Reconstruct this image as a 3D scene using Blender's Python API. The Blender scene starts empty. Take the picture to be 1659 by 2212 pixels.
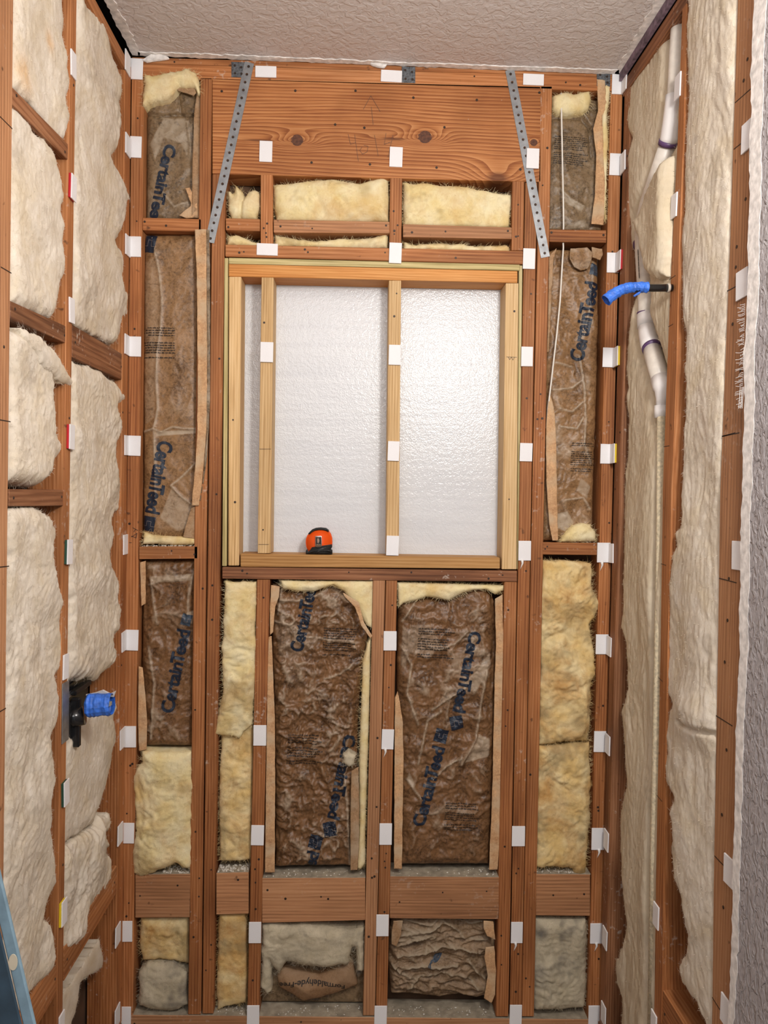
import bpy, bmesh, math, random
import numpy as np
from mathutils import Vector, Matrix
from mathutils.bvhtree import BVHTree

sc = bpy.context.scene
COL = sc.collection
# ------------------------------------------------------------------ camera, light, exposure
F_PX = 1650.0
DIST = 2.357
CAM = np.array([0.0, -DIST, 1.70])
_n = np.array([(769 - 829.5) / F_PX, 46 / F_PX, -1.0]); _n /= np.linalg.norm(_n)      # world Y seen by the camera
_u = np.array([.018, 1, 0.]); _u -= _u.dot(_n) * _n; _u /= np.linalg.norm(_u)         # world Z
_x = np.cross(_n, _u)                                                                # world X
cd = bpy.data.cameras.new('camera'); cam = bpy.data.objects.new('camera', cd); COL.objects.link(cam)
cd.sensor_fit = 'VERTICAL'; cd.sensor_height = 36; cd.lens = F_PX / 2212 * 36
cd.clip_start = .02
cam.matrix_world = Matrix(((_x[0], _x[1], _x[2], CAM[0]), (_n[0], _n[1], _n[2], CAM[1]), (_u[0], _u[1], _u[2], CAM[2]), (0, 0, 0, 1)))
sc.camera = cam

w = bpy.data.worlds.new('world'); sc.world = w; w.use_nodes = True
w.node_tree.nodes['Background'].inputs[0].default_value = (.86, .93, 1, 1)
w.node_tree.nodes['Background'].inputs[1].default_value = .36

def area(name, loc, target, size, power, col):
    ld = bpy.data.lights.new(name, 'AREA'); ld.shape = 'RECTANGLE'; ld.size, ld.size_y = size
    ld.energy = power; ld.color = col
    o = bpy.data.objects.new(name, ld); COL.objects.link(o); o.location = loc
    o.rotation_euler = (Vector(target) - Vector(loc)).to_track_quat('-Z', 'Y').to_euler()
    return o
def bulb(name, loc, rad, power, col):
    ld = bpy.data.lights.new(name, 'POINT'); ld.shadow_soft_size = rad; ld.energy = power; ld.color = col
    o = bpy.data.objects.new(name, ld); COL.objects.link(o); o.location = loc
bulb('vanity_bulb', (.56, -1.80, 2.42), .11, 46, (1, .95, .89))
area('room_light', (-.1, -2.9, 2.75), (0, 0, 1.8), (1.0, .7), 12.5, (1, .975, .95))
sc.view_settings.view_transform = 'Standard'; sc.view_settings.look = 'None'
sc.view_settings.gamma = 1; sc.view_settings.exposure = 0.52; sc.view_settings.use_curve_mapping = False

# ------------------------------------------------------------------ helpers
def hit(px, py, ax, val):
    """point of the photograph -> point of the plane (axis = val) it shows"""
    v = np.array([(px - 829.5) / F_PX, -(py - 1106) / F_PX, -1.0])
    wv = np.array([_x @ v, _n @ v, _u @ v])
    return CAM + (val - CAM[ax]) / wv[ax] * wv

class Frame:
    def __init__(s, ax, val, n, flip):
        s.ax, s.val, s.n, s.flip = ax, val, np.array(n, float), flip
    def uv(s, pts, h=0.0):
        r = []
        for p in pts:
            q = hit(p[0], p[1], s.ax, s.val + h * s.n[s.ax])
            r.append((q[1 - s.ax], q[2]))
        return np.array(r)
    def w(s, u, v, h):
        u, v, h = np.broadcast_arrays(np.asarray(u, float), v, h)
        out = np.zeros(u.shape + (3,))
        out[..., 1 - s.ax] = u; out[..., 2] = v; out[..., s.ax] = s.val + h * s.n[s.ax]
        return out
XL, XR = -.697, .795
B = Frame(1, 0.0, (0, -1, 0), False)
L = Frame(0, XL, (1, 0, 0), False)
R = Frame(0, XR, (-1, 0, 0), True)

def put(name, me, mat, parent=None, origin=None, smooth=False):
    if origin is None: origin = Vector((0, 0, 0))
    o = bpy.data.objects.new(name, me)
    if mat is not None: me.materials.append(mat)
    COL.objects.link(o)
    o.location = origin
    if parent is not None:
        o.parent = parent
        o.location = Vector(origin) - Vector(parent.get('_o', (0, 0, 0)))
    if smooth:
        me.polygons.foreach_set('use_smooth', [True] * len(me.polygons))
    return o
def rebase(me, org):
    me.transform(Matrix.Translation(-Vector(org)))
def tag(o, label, cat, group=None, kind=None):
    o['label'] = label; o['category'] = cat
    if group: o['group'] = group
    if kind: o['kind'] = kind
    return o
def empty(name, loc, label, cat, group=None):
    o = bpy.data.objects.new(name, None); o.empty_display_size = .02; COL.objects.link(o); o.location = loc
    o['_o'] = tuple(loc)
    tag(o, label, cat, group); return o
def mobj(name, bm, mat, parent=None, smooth=False, org=None):
    me = bpy.data.meshes.new(name); bm.normal_update(); bm.to_mesh(me); bm.free()
    if org is None:
        vs = np.array([v.co[:] for v in me.vertices]); org = ((vs[:, 0].min() + vs[:, 0].max()) / 2, (vs[:, 1].min() + vs[:, 1].max()) / 2, vs[:, 2].min())
    rebase(me, org)
    o = put(name, me, mat, parent, Vector(org), smooth)
    o['_o'] = tuple(org)
    return o
def struct(o):
    o['kind'] = 'structure'; return o

def hexa(bm, front, back, bev=.0015):
    """front/back: four world points each, TL TR BR BL"""
    vs = [bm.verts.new(p) for p in list(front) + list(back)]
    fs = [(0, 3, 2, 1), (4, 5, 6, 7), (0, 1, 5, 4), (1, 2, 6, 5), (2, 3, 7, 6), (3, 0, 4, 7)]
    fc = [bm.faces.new([vs[i] for i in f]) for f in fs]
    bmesh.ops.recalc_face_normals(bm, faces=fc)
    if bev:
        es = list({e for f in fc for e in f.edges})
        bmesh.ops.bevel(bm, geom=es, offset=bev, segments=1, affect='EDGES', profile=.5)
def slab(F, quad_uv, h0, h1, bev=.0015, bm=None):
    own = bm is None
    if own: bm = bmesh.new()
    f = [F.w(u, v, h1) for u, v in quad_uv]; b = [F.w(u, v, h0) for u, v in quad_uv]
    hexa(bm, f, b, bev)
    return bm
def boxbm(c0, c1, bev=.001, bm=None):
    own = bm or bmesh.new()
    (x0, y0, z0), (x1, y1, z1) = c0, c1
    hexa(own, [(x0, y0, z1), (x1, y0, z1), (x1, y0, z0), (x0, y0, z0)], [(x0, y1, z1), (x1, y1, z1), (x1, y1, z0), (x0, y1, z0)], bev)
    return own
def tube(bm, pts, rad, seg=16, cap=True):
    pts = [Vector(p) for p in pts]; n = len(pts)
    rad = [rad] * n if np.isscalar(rad) else rad
    prev = None; rings = []
    for i, p in enumerate(pts):
        t = (pts[min(i + 1, n - 1)] - pts[max(i - 1, 0)]).normalized()
        if prev is None:
            a = Vector((0, 0, 1)) if abs(t.z) < .9 else Vector((1, 0, 0))
            prev = t.cross(a).normalized()
        s = (prev - prev.dot(t) * t).normalized(); prev = s; q = t.cross(s)
        rings.append([bm.verts.new(p + rad[i] * (math.cos(2 * math.pi * k / seg) * s + math.sin(2 * math.pi * k / seg) * q)) for k in range(seg)])
    for a, b in zip(rings, rings[1:]):
        for k in range(seg):
            bm.faces.new((a[k], a[(k + 1) % seg], b[(k + 1) % seg], b[k]))
    if cap:
        bm.faces.new(rings[0][::-1]); bm.faces.new(rings[-1])
    bmesh.ops.recalc_face_normals(bm, faces=bm.faces)
    return bm
def ribbon(F, pts_uv, width, h, bm=None, thick=.0006):
    """thin raised stroke following a polyline on a wall plane"""
    bm = bm or bmesh.new()
    for (a, b) in zip(pts_uv, pts_uv[1:]):
        a = np.array(a); b = np.array(b); d = b - a; l = np.linalg.norm(d)
        if l < 1e-6: continue
        d /= l; p = np.array([-d[1], d[0]]) * width / 2; a2 = a - d * width * .3; b2 = b + d * width * .3
        slab(F, [a2 + p, b2 + p, b2 - p, a2 - p], h, h + thick, 0, bm)
    return bm

# numpy gradient noise
def pn(x, y, seed=0):
    x = np.asarray(x, float); y = np.asarray(y, float)
    rs = np.random.RandomState(seed % 100000)
    ang = rs.rand(256 * 256).reshape(256, 256) * 2 * np.pi
    xi = np.floor(x).astype(int); yi = np.floor(y).astype(int); xf = x - xi; yf = y - yi
    def g(ix, iy, dx, dy):
        a = ang[ix & 255, iy & 255]; return np.cos(a) * dx + np.sin(a) * dy
    s = lambda t: t * t * t * (t * (t * 6 - 15) + 10)
    u, v = s(xf), s(yf)
    a = g(xi, yi, xf, yf); b = g(xi + 1, yi, xf - 1, yf); c = g(xi, yi + 1, xf, yf - 1); d = g(xi + 1, yi + 1, xf - 1, yf - 1)
    return 1.4 * ((a + (b - a) * u) * (1 - v) + (c + (d - c) * u) * v)
def segdist(U, V, P, closed=True):
    """distance and nearest point from grid points to a polyline"""
    A = P; Bp = np.roll(P, -1, 0) if closed else P[1:]
    if not closed: A = P[:-1]
    D = Bp - A; LL = np.maximum((D ** 2).sum(1), 1e-12)
    N = U.size; dist = np.empty(N); near = np.empty((N, 2)); ins = np.zeros(N, bool)
    for s in range(0, N, 4000):
        u = U[s:s + 4000, None]; v = V[s:s + 4000, None]
        t = np.clip(((u - A[:, 0]) * D[:, 0] + (v - A[:, 1]) * D[:, 1]) / LL, 0, 1)
        qx = A[:, 0] + t * D[:, 0]; qy = A[:, 1] + t * D[:, 1]
        dd = (u - qx) ** 2 + (v - qy) ** 2; k = dd.argmin(1); r = np.arange(len(k))
        dist[s:s + 4000] = np.sqrt(dd[r, k]); near[s:s + 4000, 0] = qx[r, k]; near[s:s + 4000, 1] = qy[r, k]
        if closed:
            with np.errstate(divide='ignore', invalid='ignore'):
                c = ((A[:, 1] > v) != (Bp[:, 1] > v)) & (u < (Bp[:, 0] - A[:, 0]) * (v - A[:, 1]) / (Bp[:, 1] - A[:, 1]) + A[:, 0])
            ins[s:s + 4000] = c.sum(1) % 2 == 1
    return dist, near, ins
def densify(P, step, rag, seed, ragf=28.):
    out = []; tot = 0
    for a, b in zip(P, np.roll(P, -1, 0)):
        l = np.linalg.norm(b - a); k = max(1, int(l / step)); d = (b - a) / max(l, 1e-9); nn = np.array([d[1], -d[0]])
        for i in range(k):
            s = tot + l * i / k
            o = rag * (pn(s * ragf, .5, seed) + .6 * pn(s * ragf * 2.7, 3.5, seed + 1) + .35 * pn(s * ragf * 7, 9.5, seed + 2)) if rag else 0
            out.append(a + (b - a) * i / k + nn * o)
        tot += l
    return np.array(out)

def relief(name, F, poly, hfun, mat, res=.004, back=-.08, rag=.0, seed=1, tone=None, strands=(0, 0), parent=None, poff=0.0, swid=.0007, slen=.016):
    P = densify(F.uv(poly, poff), .006, rag, seed)
    lo = P.min(0) - res; hi = P.max(0) + res
    us = np.arange(lo[0], hi[0] + res, res); vs = np.arange(lo[1], hi[1] + res, res)
    U, V = np.meshgrid(us, vs, indexing='ij'); sh = U.shape
    d, near, ins = segdist(U.ravel(), V.ravel(), P)
    ins2 = ins.reshape(sh)
    cell = ins2[:-1, :-1] | ins2[1:, :-1] | ins2[:-1, 1:] | ins2[1:, 1:]
    cell &= (ins2[:-1, :-1].astype(int) + ins2[1:, :-1] + ins2[:-1, 1:] + ins2[1:, 1:]) >= 1
    u = np.where(ins, U.ravel(), near[:, 0]); v = np.where(ins, V.ravel(), near[:, 1]); d = np.where(ins, d, 0)
    H = hfun(u, v, d)
    idx = np.arange(U.size).reshape(sh)
    q = np.stack([idx[:-1, :-1][cell], idx[1:, :-1][cell], idx[1:, 1:][cell], idx[:-1, 1:][cell]], 1)
    used = np.unique(q); mp = -np.ones(U.size, int); mp[used] = np.arange(len(used)); q = mp[q]
    u, v, d, H = u[used], v[used], d[used], H[used]
    verts = F.w(u, v, H); n0 = len(verts)
    e = np.concatenate([q[:, [0, 1]], q[:, [1, 2]], q[:, [2, 3]], q[:, [3, 0]]]); key = np.sort(e, 1)
    kk = key[:, 0].astype(np.int64) * n0 + key[:, 1]; un, inv, cnt = np.unique(kk, return_inverse=True, return_counts=True)
    be = e[cnt[inv] == 1]
    bv = np.unique(be); bm_ = -np.ones(n0, int); bm_[bv] = n0 + np.arange(len(bv))
    ins_u = 0
    skirt = F.w(u[bv], v[bv], back)
    faces = [q, np.stack([be[:, 1], be[:, 0], bm_[be[:, 0]], bm_[be[:, 1]]], 1)]
    allv = [verts, skirt]; tn = [np.zeros(n0) if tone is None else tone(u, v, d, H)]
    tn.append(tn[0][bv])
    tot = n0 + len(bv)
    # loose fibres standing off the wool
    rs = np.random.RandomState(seed + 77)
    nb, ns = strands
    for kind, cnt_ in (('edge', nb), ('face', ns)):
        if not cnt_: continue
        if kind == 'edge':
            i = bv[rs.randint(0, len(bv), cnt_)]; c = np.stack([u[i], v[i]], 1)
            j = rs.randint(0, n0, cnt_)
            # outward = away from a nearby inner point
            cx = np.stack([pn(u[i] * 15, v[i] * 15, 3), pn(u[i] * 15, v[i] * 15, 4)], 1)
            ctr = np.array([u.mean(), v.mean()])
            o = np.where((np.abs(c[:, :1] - ctr[0]) > 0), np.stack([np.sign(c[:, 0] - ctr[0]), .2 * np.sign(c[:, 1] - ctr[1])], 1), 0)
            o = o + cx * 1.2 + rs.randn(cnt_, 2) * .5
            hh = H[i] - .002
        else:
            i = rs.randint(0, n0, cnt_); c = np.stack([u[i], v[i]], 1)
            a = rs.rand(cnt_) * 6.28; o = np.stack([np.cos(a) * .7, np.sin(a)], 1); hh = H[i] + .0003
        o /= np.linalg.norm(o, axis=1)[:, None] + 1e-9
        ln = slen * (.25 + rs.rand(cnt_) ** 2 * (1.5 if kind == 'edge' else 1.3))
        side = np.stack([-o[:, 1], o[:, 0]], 1); curl = rs.randn(cnt_) * .5
        K = 4; rows = []
        rise = rs.rand(cnt_) * (.006 if kind == 'edge' else .0035)
        for k in range(K):
            t = k / (K - 1)
            p = c + o * (ln * t)[:, None] + side * (ln * curl * t * t)[:, None]
            hk = hh + rise * math.sin(t * 2.6)
            wd = swid * (1 - .7 * t) * .5
            rows.append(F.w(p[:, 0] + side[:, 0] * wd, p[:, 1] + side[:, 1] * wd, hk)); rows.append(F.w(p[:, 0] - side[:, 0] * wd, p[:, 1] - side[:, 1] * wd, hk))
        arr = np.stack(rows, 1).reshape(-1, 3); allv.append(arr); tn.append(np.repeat(tn[0][i] * .4, 2 * K))
        base = tot + np.arange(cnt_) * 2 * K
        for k in range(K - 1):
            faces.append(np.stack([base + 2 * k, base + 2 * k + 1, base + 2 * k + 3, base + 2 * k + 2], 1))
        tot += cnt_ * 2 * K
    V3 = np.concatenate(allv); Q = np.concatenate(faces)
    if F.flip: Q = Q[:, ::-1]
    org = np.array([(V3[:n0, 0].min() + V3[:n0, 0].max()) / 2, (V3[:n0, 1].min() + V3[:n0, 1].max()) / 2, V3[:n0, 2].min()])
    V3 = V3 - org
    me = bpy.data.meshes.new(name); me.vertices.add(len(V3)); me.vertices.foreach_set('co', V3.ravel())
    me.loops.add(Q.size); me.loops.foreach_set('vertex_index', Q.ravel()); me.polygons.add(len(Q))
    me.polygons.foreach_set('loop_start', np.arange(len(Q)) * 4); me.polygons.foreach_set('loop_total', np.full(len(Q), 4))
    me.update(calc_edges=True)
    at = me.attributes.new('tone', 'FLOAT', 'POINT'); at.data.foreach_set('value', np.concatenate(tn).astype(np.float32))
    me.validate()
    o = put(name, me, mat, parent, Vector(org), True)
    o['_o'] = tuple(org)
    o_bvh = BVHTree.FromPolygons([tuple(p + org) for p in V3[:n0]], [tuple(f) for f in Q[:len(q)]])
    SURF[o.name] = (o_bvh, F)
    return o
SURF = {}

# ------------------------------------------------------------------ materials
def mat_new(name):
    m = bpy.data.materials.new(name); m.use_nodes = True; nt = m.node_tree
    b = nt.nodes['Principled BSDF']
    return m, nt, b
def nd(nt, typ, **kw):
    n = nt.nodes.new('ShaderNode' + typ)
    for k, v in kw.items():
        if k.startswith('i_'):
            n.inputs[k[2:].replace('_', ' ')].default_value = v
        else: setattr(n, k, v)
    return n
def ramp(nt, fac, stops):
    r = nt.nodes.new('ShaderNodeValToRGB'); e = r.color_ramp.elements
    e[0].position, e[0].color = stops[0][0], (*stops[0][1], 1); e[1].position, e[1].color = stops[-1][0], (*stops[-1][1], 1)
    for p, c in stops[1:-1]:
        x = e.new(p); x.color = (*c, 1)
    nt.links.new(fac, r.inputs[0]); return r.outputs[0]
def mix(nt, fac, a, b, mode='MIX'):
    m = nt.nodes.new('ShaderNodeMix'); m.data_type = 'RGBA'; m.blend_type = mode
    for s, v in ((0, fac), (6, a), (7, b)):
        if isinstance(v, (int, float)): m.inputs[s].default_value = v
        elif isinstance(v, tuple): m.inputs[s].default_value = (*v, 1)
        else: nt.links.new(v, m.inputs[s])
    return m.outputs[2]
def math_(nt, op, a, b=None):
    m = nt.nodes.new('ShaderNodeMath'); m.operation = op
    for i, v in enumerate((a, b)):
        if v is None: continue
        if isinstance(v, (int, float)): m.inputs[i].default_value = v
        else: nt.links.new(v, m.inputs[i])
    return m.outputs[0]
def plain(name, col, rough=.6, metal=0., spec=.5, noise=0., nscale=30, bump=0.):
    m, nt, b = mat_new(name)
    b.inputs['Base Color'].default_value = (*col, 1); b.inputs['Roughness'].default_value = rough; b.inputs['Metallic'].default_value = metal
    b.inputs['Specular IOR Level'].default_value = spec
    if noise or bump:
        tc = nd(nt, 'TexCoord'); n = nd(nt, 'TexNoise', i_Scale=nscale, i_Detail=5.); nt.links.new(tc.outputs['Object'], n.inputs['Vector'])
        if noise:
            c = ramp(nt, n.outputs[0], [(.3, tuple(x * (1 - noise) for x in col)), (.7, tuple(min(1, x * (1 + noise)) for x in col))])
            nt.links.new(c, b.inputs['Base Color'])
        if bump:
            bp = nd(nt, 'Bump', i_Strength=bump, i_Distance=.002); nt.links.new(n.outputs[0], bp.inputs['Height']); nt.links.new(bp.outputs[0], b.inputs['Normal'])
    return m

def wood(name, axis, dark, mid, light, dirt=.3, speck=.5, ring=14., rough=.62):
    m, nt, b = mat_new(name); lk = nt.links.new
    tc = nd(nt, 'TexCoord'); oi = nd(nt, 'ObjectInfo')
    off = nd(nt, 'VectorMath', operation='SCALE'); off.inputs[0].default_value = (7.3, 5.1, 3.7); lk(oi.outputs['Random'], off.inputs['Scale'])
    add = nd(nt, 'VectorMath', operation='ADD'); lk(tc.outputs['Object'], add.inputs[0]); lk(off.outputs[0], add.inputs[1])
    def stretched(a, al):
        s = [a, a, a]; s['xyz'.index(axis)] = al
        mp = nd(nt, 'Mapping'); mp.inputs['Scale'].default_value = s; lk(add.outputs[0], mp.inputs[0]); return mp.outputs[0]
    warp = nd(nt, 'TexNoise', i_Scale=1., i_Detail=2.); lk(stretched(9, 1.1), warp.inputs['Vector'])
    rg = nd(nt, 'TexWave', wave_type='RINGS', rings_direction=axis.upper(), i_Scale=ring, i_Distortion=5., i_Detail=2.)
    rg.inputs['Detail Scale'].default_value = .6
    lk(stretched(3.2, .25), rg.inputs['Vector'])
    fine = nd(nt, 'TexNoise', i_Scale=1., i_Detail=4.); lk(stretched(260, 7), fine.inputs['Vector'])
    broad = nd(nt, 'TexNoise', i_Scale=1., i_Detail=3.); lk(stretched(16, 3), broad.inputs['Vector'])
    f1 = math_(nt, 'MULTIPLY', rg.outputs[1], .13); f2 = math_(nt, 'MULTIPLY', fine.outputs[0], .50); f3 = math_(nt, 'MULTIPLY', warp.outputs[0], .45)
    s = math_(nt, 'ADD', math_(nt, 'ADD', f1, f2), f3)
    c = ramp(nt, s, [(.36, dark), (.54, mid), (.76, light)])
    st = ramp(nt, broad.outputs[0], [(.35, (1 - dirt, 1 - dirt * 1.05, 1 - dirt * 1.1)), (.6, (1, 1, 1))])
    c = mix(nt, 1., c, st, 'MULTIPLY')
    v = nd(nt, 'MapRange'); v.inputs[3].default_value = .84; v.inputs[4].default_value = 1.12; lk(oi.outputs['Random'], v.inputs[0])
    c = mix(nt, 1., c, v.outputs[0], 'MULTIPLY')
    if speck:
        sp = nd(nt, 'TexNoise', i_Scale=75., i_Detail=3.); lk(add.outputs[0], sp.inputs['Vector'])
        sb = nd(nt, 'TexNoise', i_Scale=7., i_Detail=3.); lk(add.outputs[0], sb.inputs['Vector'])
        pr = math_(nt, 'MULTIPLY', sp.outputs[0], sb.outputs[0])
        k = ramp(nt, pr, [(.37, (0, 0, 0)), (.47, (speck,) * 3)])
        c = mix(nt, k, c, (.62, .55, .47))
        dk = nd(nt, 'TexNoise', i_Scale=38., i_Detail=2.); lk(add.outputs[0], dk.inputs['Vector'])
        kd = ramp(nt, dk.outputs[0], [(.70, (0, 0, 0)), (.78, (.75, .75, .75))])
        c = mix(nt, kd, c, (.07, .03, .015))
    lk(c, b.inputs['Base Color']); b.inputs['Roughness'].default_value = rough; b.inputs['Specular IOR Level'].default_value = .3
    bp = nd(nt, 'Bump', i_Strength=.35, i_Distance=.0015); lk(s, bp.inputs['Height']); lk(bp.outputs[0], b.inputs['Normal'])
    return m
FIR = dict(dark=(.25, .080, .025), mid=(.425, .165, .056), light=(.58, .27, .115))
OLD = dict(dark=(.13, .048, .020), mid=(.27, .112, .050), light=(.40, .20, .10))
PINE = dict(dark=(.42, .235, .085), mid=(.66, .43, .20), light=(.80, .58, .32))
M = {}
for a in 'xyz':
    M['fir_' + a] = wood('fir_' + a, a, **FIR)
    M['old_' + a] = wood('weathered_fir_' + a, a, dirt=.45, speck=.8, **OLD)
    M['pine_' + a] = wood('pale_pine_' + a, a, dirt=.1, speck=0, **PINE)
    M['treated_' + a] = wood('treated_pine_' + a, a, dark=(.30, .24, .09), mid=(.56, .46, .21), light=(.70, .60, .33), dirt=.12, speck=0)
    M['buck_' + a] = wood('orange_pine_' + a, a, dark=(.42, .14, .03), mid=(.60, .255, .065), light=(.75, .38, .13), dirt=.12, speck=0, ring=22)
    M['pink_' + a] = wood('pinkish_fir_' + a, a, dark=(.30, .14, .065), mid=(.47, .225, .105), light=(.60, .33, .17), dirt=.15, speck=.2)

def header_mat():
    m, nt, b = mat_new('header_fir'); lk = nt.links.new
    tc = nd(nt, 'TexCoord'); sep = nd(nt, 'SeparateXYZ'); lk(tc.outputs['Object'], sep.inputs[0])
    X, Z = sep.outputs[0], sep.outputs[2]
    mp = nd(nt, 'Mapping'); mp.inputs['Scale'].default_value = (1.6, 7, 7); lk(tc.outputs['Object'], mp.inputs[0])
    wn = nd(nt, 'TexNoise', i_Scale=1., i_Detail=2.); lk(mp.outputs[0], wn.inputs['Vector'])
    s = math_(nt, 'ADD', math_(nt, 'MULTIPLY', Z, 95.), math_(nt, 'MULTIPLY', wn.outputs[0], 4.2))
    knots = []
    for kx, kz, a, sx, sz in KNOTS:
        dx = math_(nt, 'DIVIDE', math_(nt, 'SUBTRACT', X, kx), sx); dz = math_(nt, 'DIVIDE', math_(nt, 'SUBTRACT', Z, kz), sz)
        r2 = math_(nt, 'ADD', math_(nt, 'MULTIPLY', dx, dx), math_(nt, 'MULTIPLY', dz, dz))
        g = math_(nt, 'POWER', 2.718, math_(nt, 'MULTIPLY', r2, -1.))
        s = math_(nt, 'ADD', s, math_(nt, 'MULTIPLY', g, a * 1.6))
        knots.append(math_(nt, 'POWER', 2.718, math_(nt, 'MULTIPLY', r2, -6.)))
    sn = math_(nt, 'FRACT', s)
    mf = nd(nt, 'Mapping'); mf.inputs['Scale'].default_value = (6, 240, 240); lk(tc.outputs['Object'], mf.inputs[0])
    fn = nd(nt, 'TexNoise', i_Scale=1., i_Detail=4.); lk(mf.outputs[0], fn.inputs['Vector'])
    t = math_(nt, 'ADD', math_(nt, 'MULTIPLY', sn, .42), math_(nt, 'MULTIPLY', fn.outputs[0], .62))
    c = ramp(nt, t, [(.25, (.58, .27, .105)), (.50, (.45, .175, .057)), (.72, (.26, .080, .022)), (.85, (.38, .14, .046))])
    br = nd(nt, 'TexNoise', i_Scale=5., i_Detail=3.); lk(tc.outputs['Object'], br.inputs['Vector'])
    c = mix(nt, 1., c, ramp(nt, br.outputs[0], [(.35, (.78, .74, .70)), (.6, (1, 1, 1))]), 'MULTIPLY')
    for k in knots:
        c = mix(nt, ramp(nt, k, [(.25, (0, 0, 0)), (.8, (.8, .8, .8))]), c, (.11, .034, .012))
    sp = nd(nt, 'TexNoise', i_Scale=70., i_Detail=3.); lk(tc.outputs['Object'], sp.inputs['Vector'])
    c = mix(nt, ramp(nt, sp.outputs[0], [(.73, (0, 0, 0)), (.80, (.6, .6, .6))]), c, (.6, .48, .36))
    lk(c, b.inputs['Base Color']); b.inputs['Roughness'].default_value = .6; b.inputs['Specular IOR Level'].default_value = .3
    bp = nd(nt, 'Bump', i_Strength=.3, i_Distance=.0015); lk(t, bp.inputs['Height']); lk(bp.outputs[0], b.inputs['Normal'])
    return m

def wool(name, base, pale, stain, grey=(.30, .26, .2), amt=.5, greyamt=.3, bump=1.0, st=(1, 1, 1)):
    m, nt, b = mat_new(name); lk = nt.links.new
    tc = nd(nt, 'TexCoord'); oi = nd(nt, 'ObjectInfo')
    off = nd(nt, 'VectorMath', operation='SCALE'); off.inputs[0].default_value = (7.3, 5.1, 3.7); lk(oi.outputs['Random'], off.inputs['Scale'])
    add = nd(nt, 'VectorMath', operation='ADD'); lk(tc.outputs['Object'], add.inputs[0]); lk(off.outputs[0], add.inputs[1])
    mp = nd(nt, 'Mapping'); mp.inputs['Scale'].default_value = st; lk(add.outputs[0], mp.inputs[0]); P = mp.outputs[0]
    n1 = nd(nt, 'TexNoise', i_Scale=16., i_Detail=5.); n2 = nd(nt, 'TexNoise', i_Scale=9., i_Detail=6., i_Roughness=.65, i_Distortion=.6)
    n3 = nd(nt, 'TexNoise', i_Scale=60., i_Detail=6., i_Roughness=.7, i_Distortion=1.2); n4 = nd(nt, 'TexNoise', i_Scale=240., i_Detail=5., i_Roughness=.75, i_Distortion=.8)
    for n in (n1, n2, n3, n4): lk(P, n.inputs['Vector'])
    c = ramp(nt, n1.outputs[0], [(.35, base), (.65, pale)])
    c = mix(nt, ramp(nt, n2.outputs[0], [(.46, (0, 0, 0)), (.68, (amt,) * 3)]), c, stain)
    tn = nd(nt, 'Attribute', attribute_name='tone')
    c = mix(nt, math_(nt, 'MULTIPLY', tn.outputs['Fac'], greyamt), c, grey)
    c = mix(nt, ramp(nt, n3.outputs[0], [(.55, (0, 0, 0)), (.75, (.30, .30, .30))]), c, tuple(x * .62 for x in stain))
    lk(c, b.inputs['Base Color']); b.inputs['Roughness'].default_value = .9; b.inputs['Specular IOR Level'].default_value = .12
    b1 = nd(nt, 'Bump', i_Strength=.38 * bump, i_Distance=.004); lk(n3.outputs[0], b1.inputs['Height'])
    b2 = nd(nt, 'Bump', i_Strength=.5 * bump, i_Distance=.0015); lk(n4.outputs[0], b2.inputs['Height']); lk(b1.outputs[0], b2.inputs['Normal'])
    lk(b2.outputs[0], b.inputs['Normal'])
    return m
M['cream'] = wool('cream_glass_wool', (.69, .61, .49), (.80, .735, .63), (.68, .56, .36), amt=.45, grey=(.40, .34, .27), greyamt=.45, bump=.8)
M['tan'] = wool('tan_glass_wool', (.62, .53, .385), (.72, .64, .50), (.58, .46, .29), amt=.4, grey=(.40, .34, .25), greyamt=.4, bump=.75, st=(1, 1, .35))
M['yellow'] = wool('yellow_glass_wool', (.73, .52, .215), (.80, .655, .37), (.50, .25, .07), amt=.8, grey=(.30, .22, .11), greyamt=.75)
M['pale_yellow'] = wool('pale_yellow_glass_wool', (.80, .655, .33), (.86, .765, .50), (.60, .34, .10), amt=.55, grey=(.35, .24, .10), greyamt=.6)
M['grey_wool'] = wool('grey_glass_wool', (.50, .43, .30), (.62, .545, .40), (.33, .29, .22), amt=.7, grey=(.12, .11, .10), greyamt=.85)

def kraft(name, dark, mid, lite, rough=.42, thr=(.42, .62)):
    m, nt, b = mat_new(name); lk = nt.links.new
    tc = nd(nt, 'TexCoord'); n1 = nd(nt, 'TexNoise', i_Scale=14., i_Detail=5.); n2 = nd(nt, 'TexNoise', i_Scale=170., i_Detail=4., i_Distortion=1.); n3 = nd(nt, 'TexNoise', i_Scale=55., i_Detail=5., i_Distortion=1.5)
    for n in (n1, n2, n3): lk(tc.outputs['Object'], n.inputs['Vector'])
    s = math_(nt, 'ADD', math_(nt, 'MULTIPLY', n1.outputs[0], .40), math_(nt, 'ADD', math_(nt, 'MULTIPLY', n2.outputs[0], .38), math_(nt, 'MULTIPLY', n3.outputs[0], .30)))
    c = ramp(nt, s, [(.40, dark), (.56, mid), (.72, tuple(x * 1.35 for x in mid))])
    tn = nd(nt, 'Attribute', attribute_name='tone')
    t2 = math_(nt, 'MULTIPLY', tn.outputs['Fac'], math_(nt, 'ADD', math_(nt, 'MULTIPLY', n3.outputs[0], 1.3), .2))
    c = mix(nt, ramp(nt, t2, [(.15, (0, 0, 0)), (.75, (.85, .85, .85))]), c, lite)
    lk(c, b.inputs['Base Color']); b.inputs['Roughness'].default_value = rough; b.inputs['Specular IOR Level'].default_value = .42
    bp = nd(nt, 'Bump', i_Strength=.45, i_Distance=.002); lk(n3.outputs[0], bp.inputs['Height']); lk(bp.outputs[0], b.inputs['Normal'])
    return m
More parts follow.
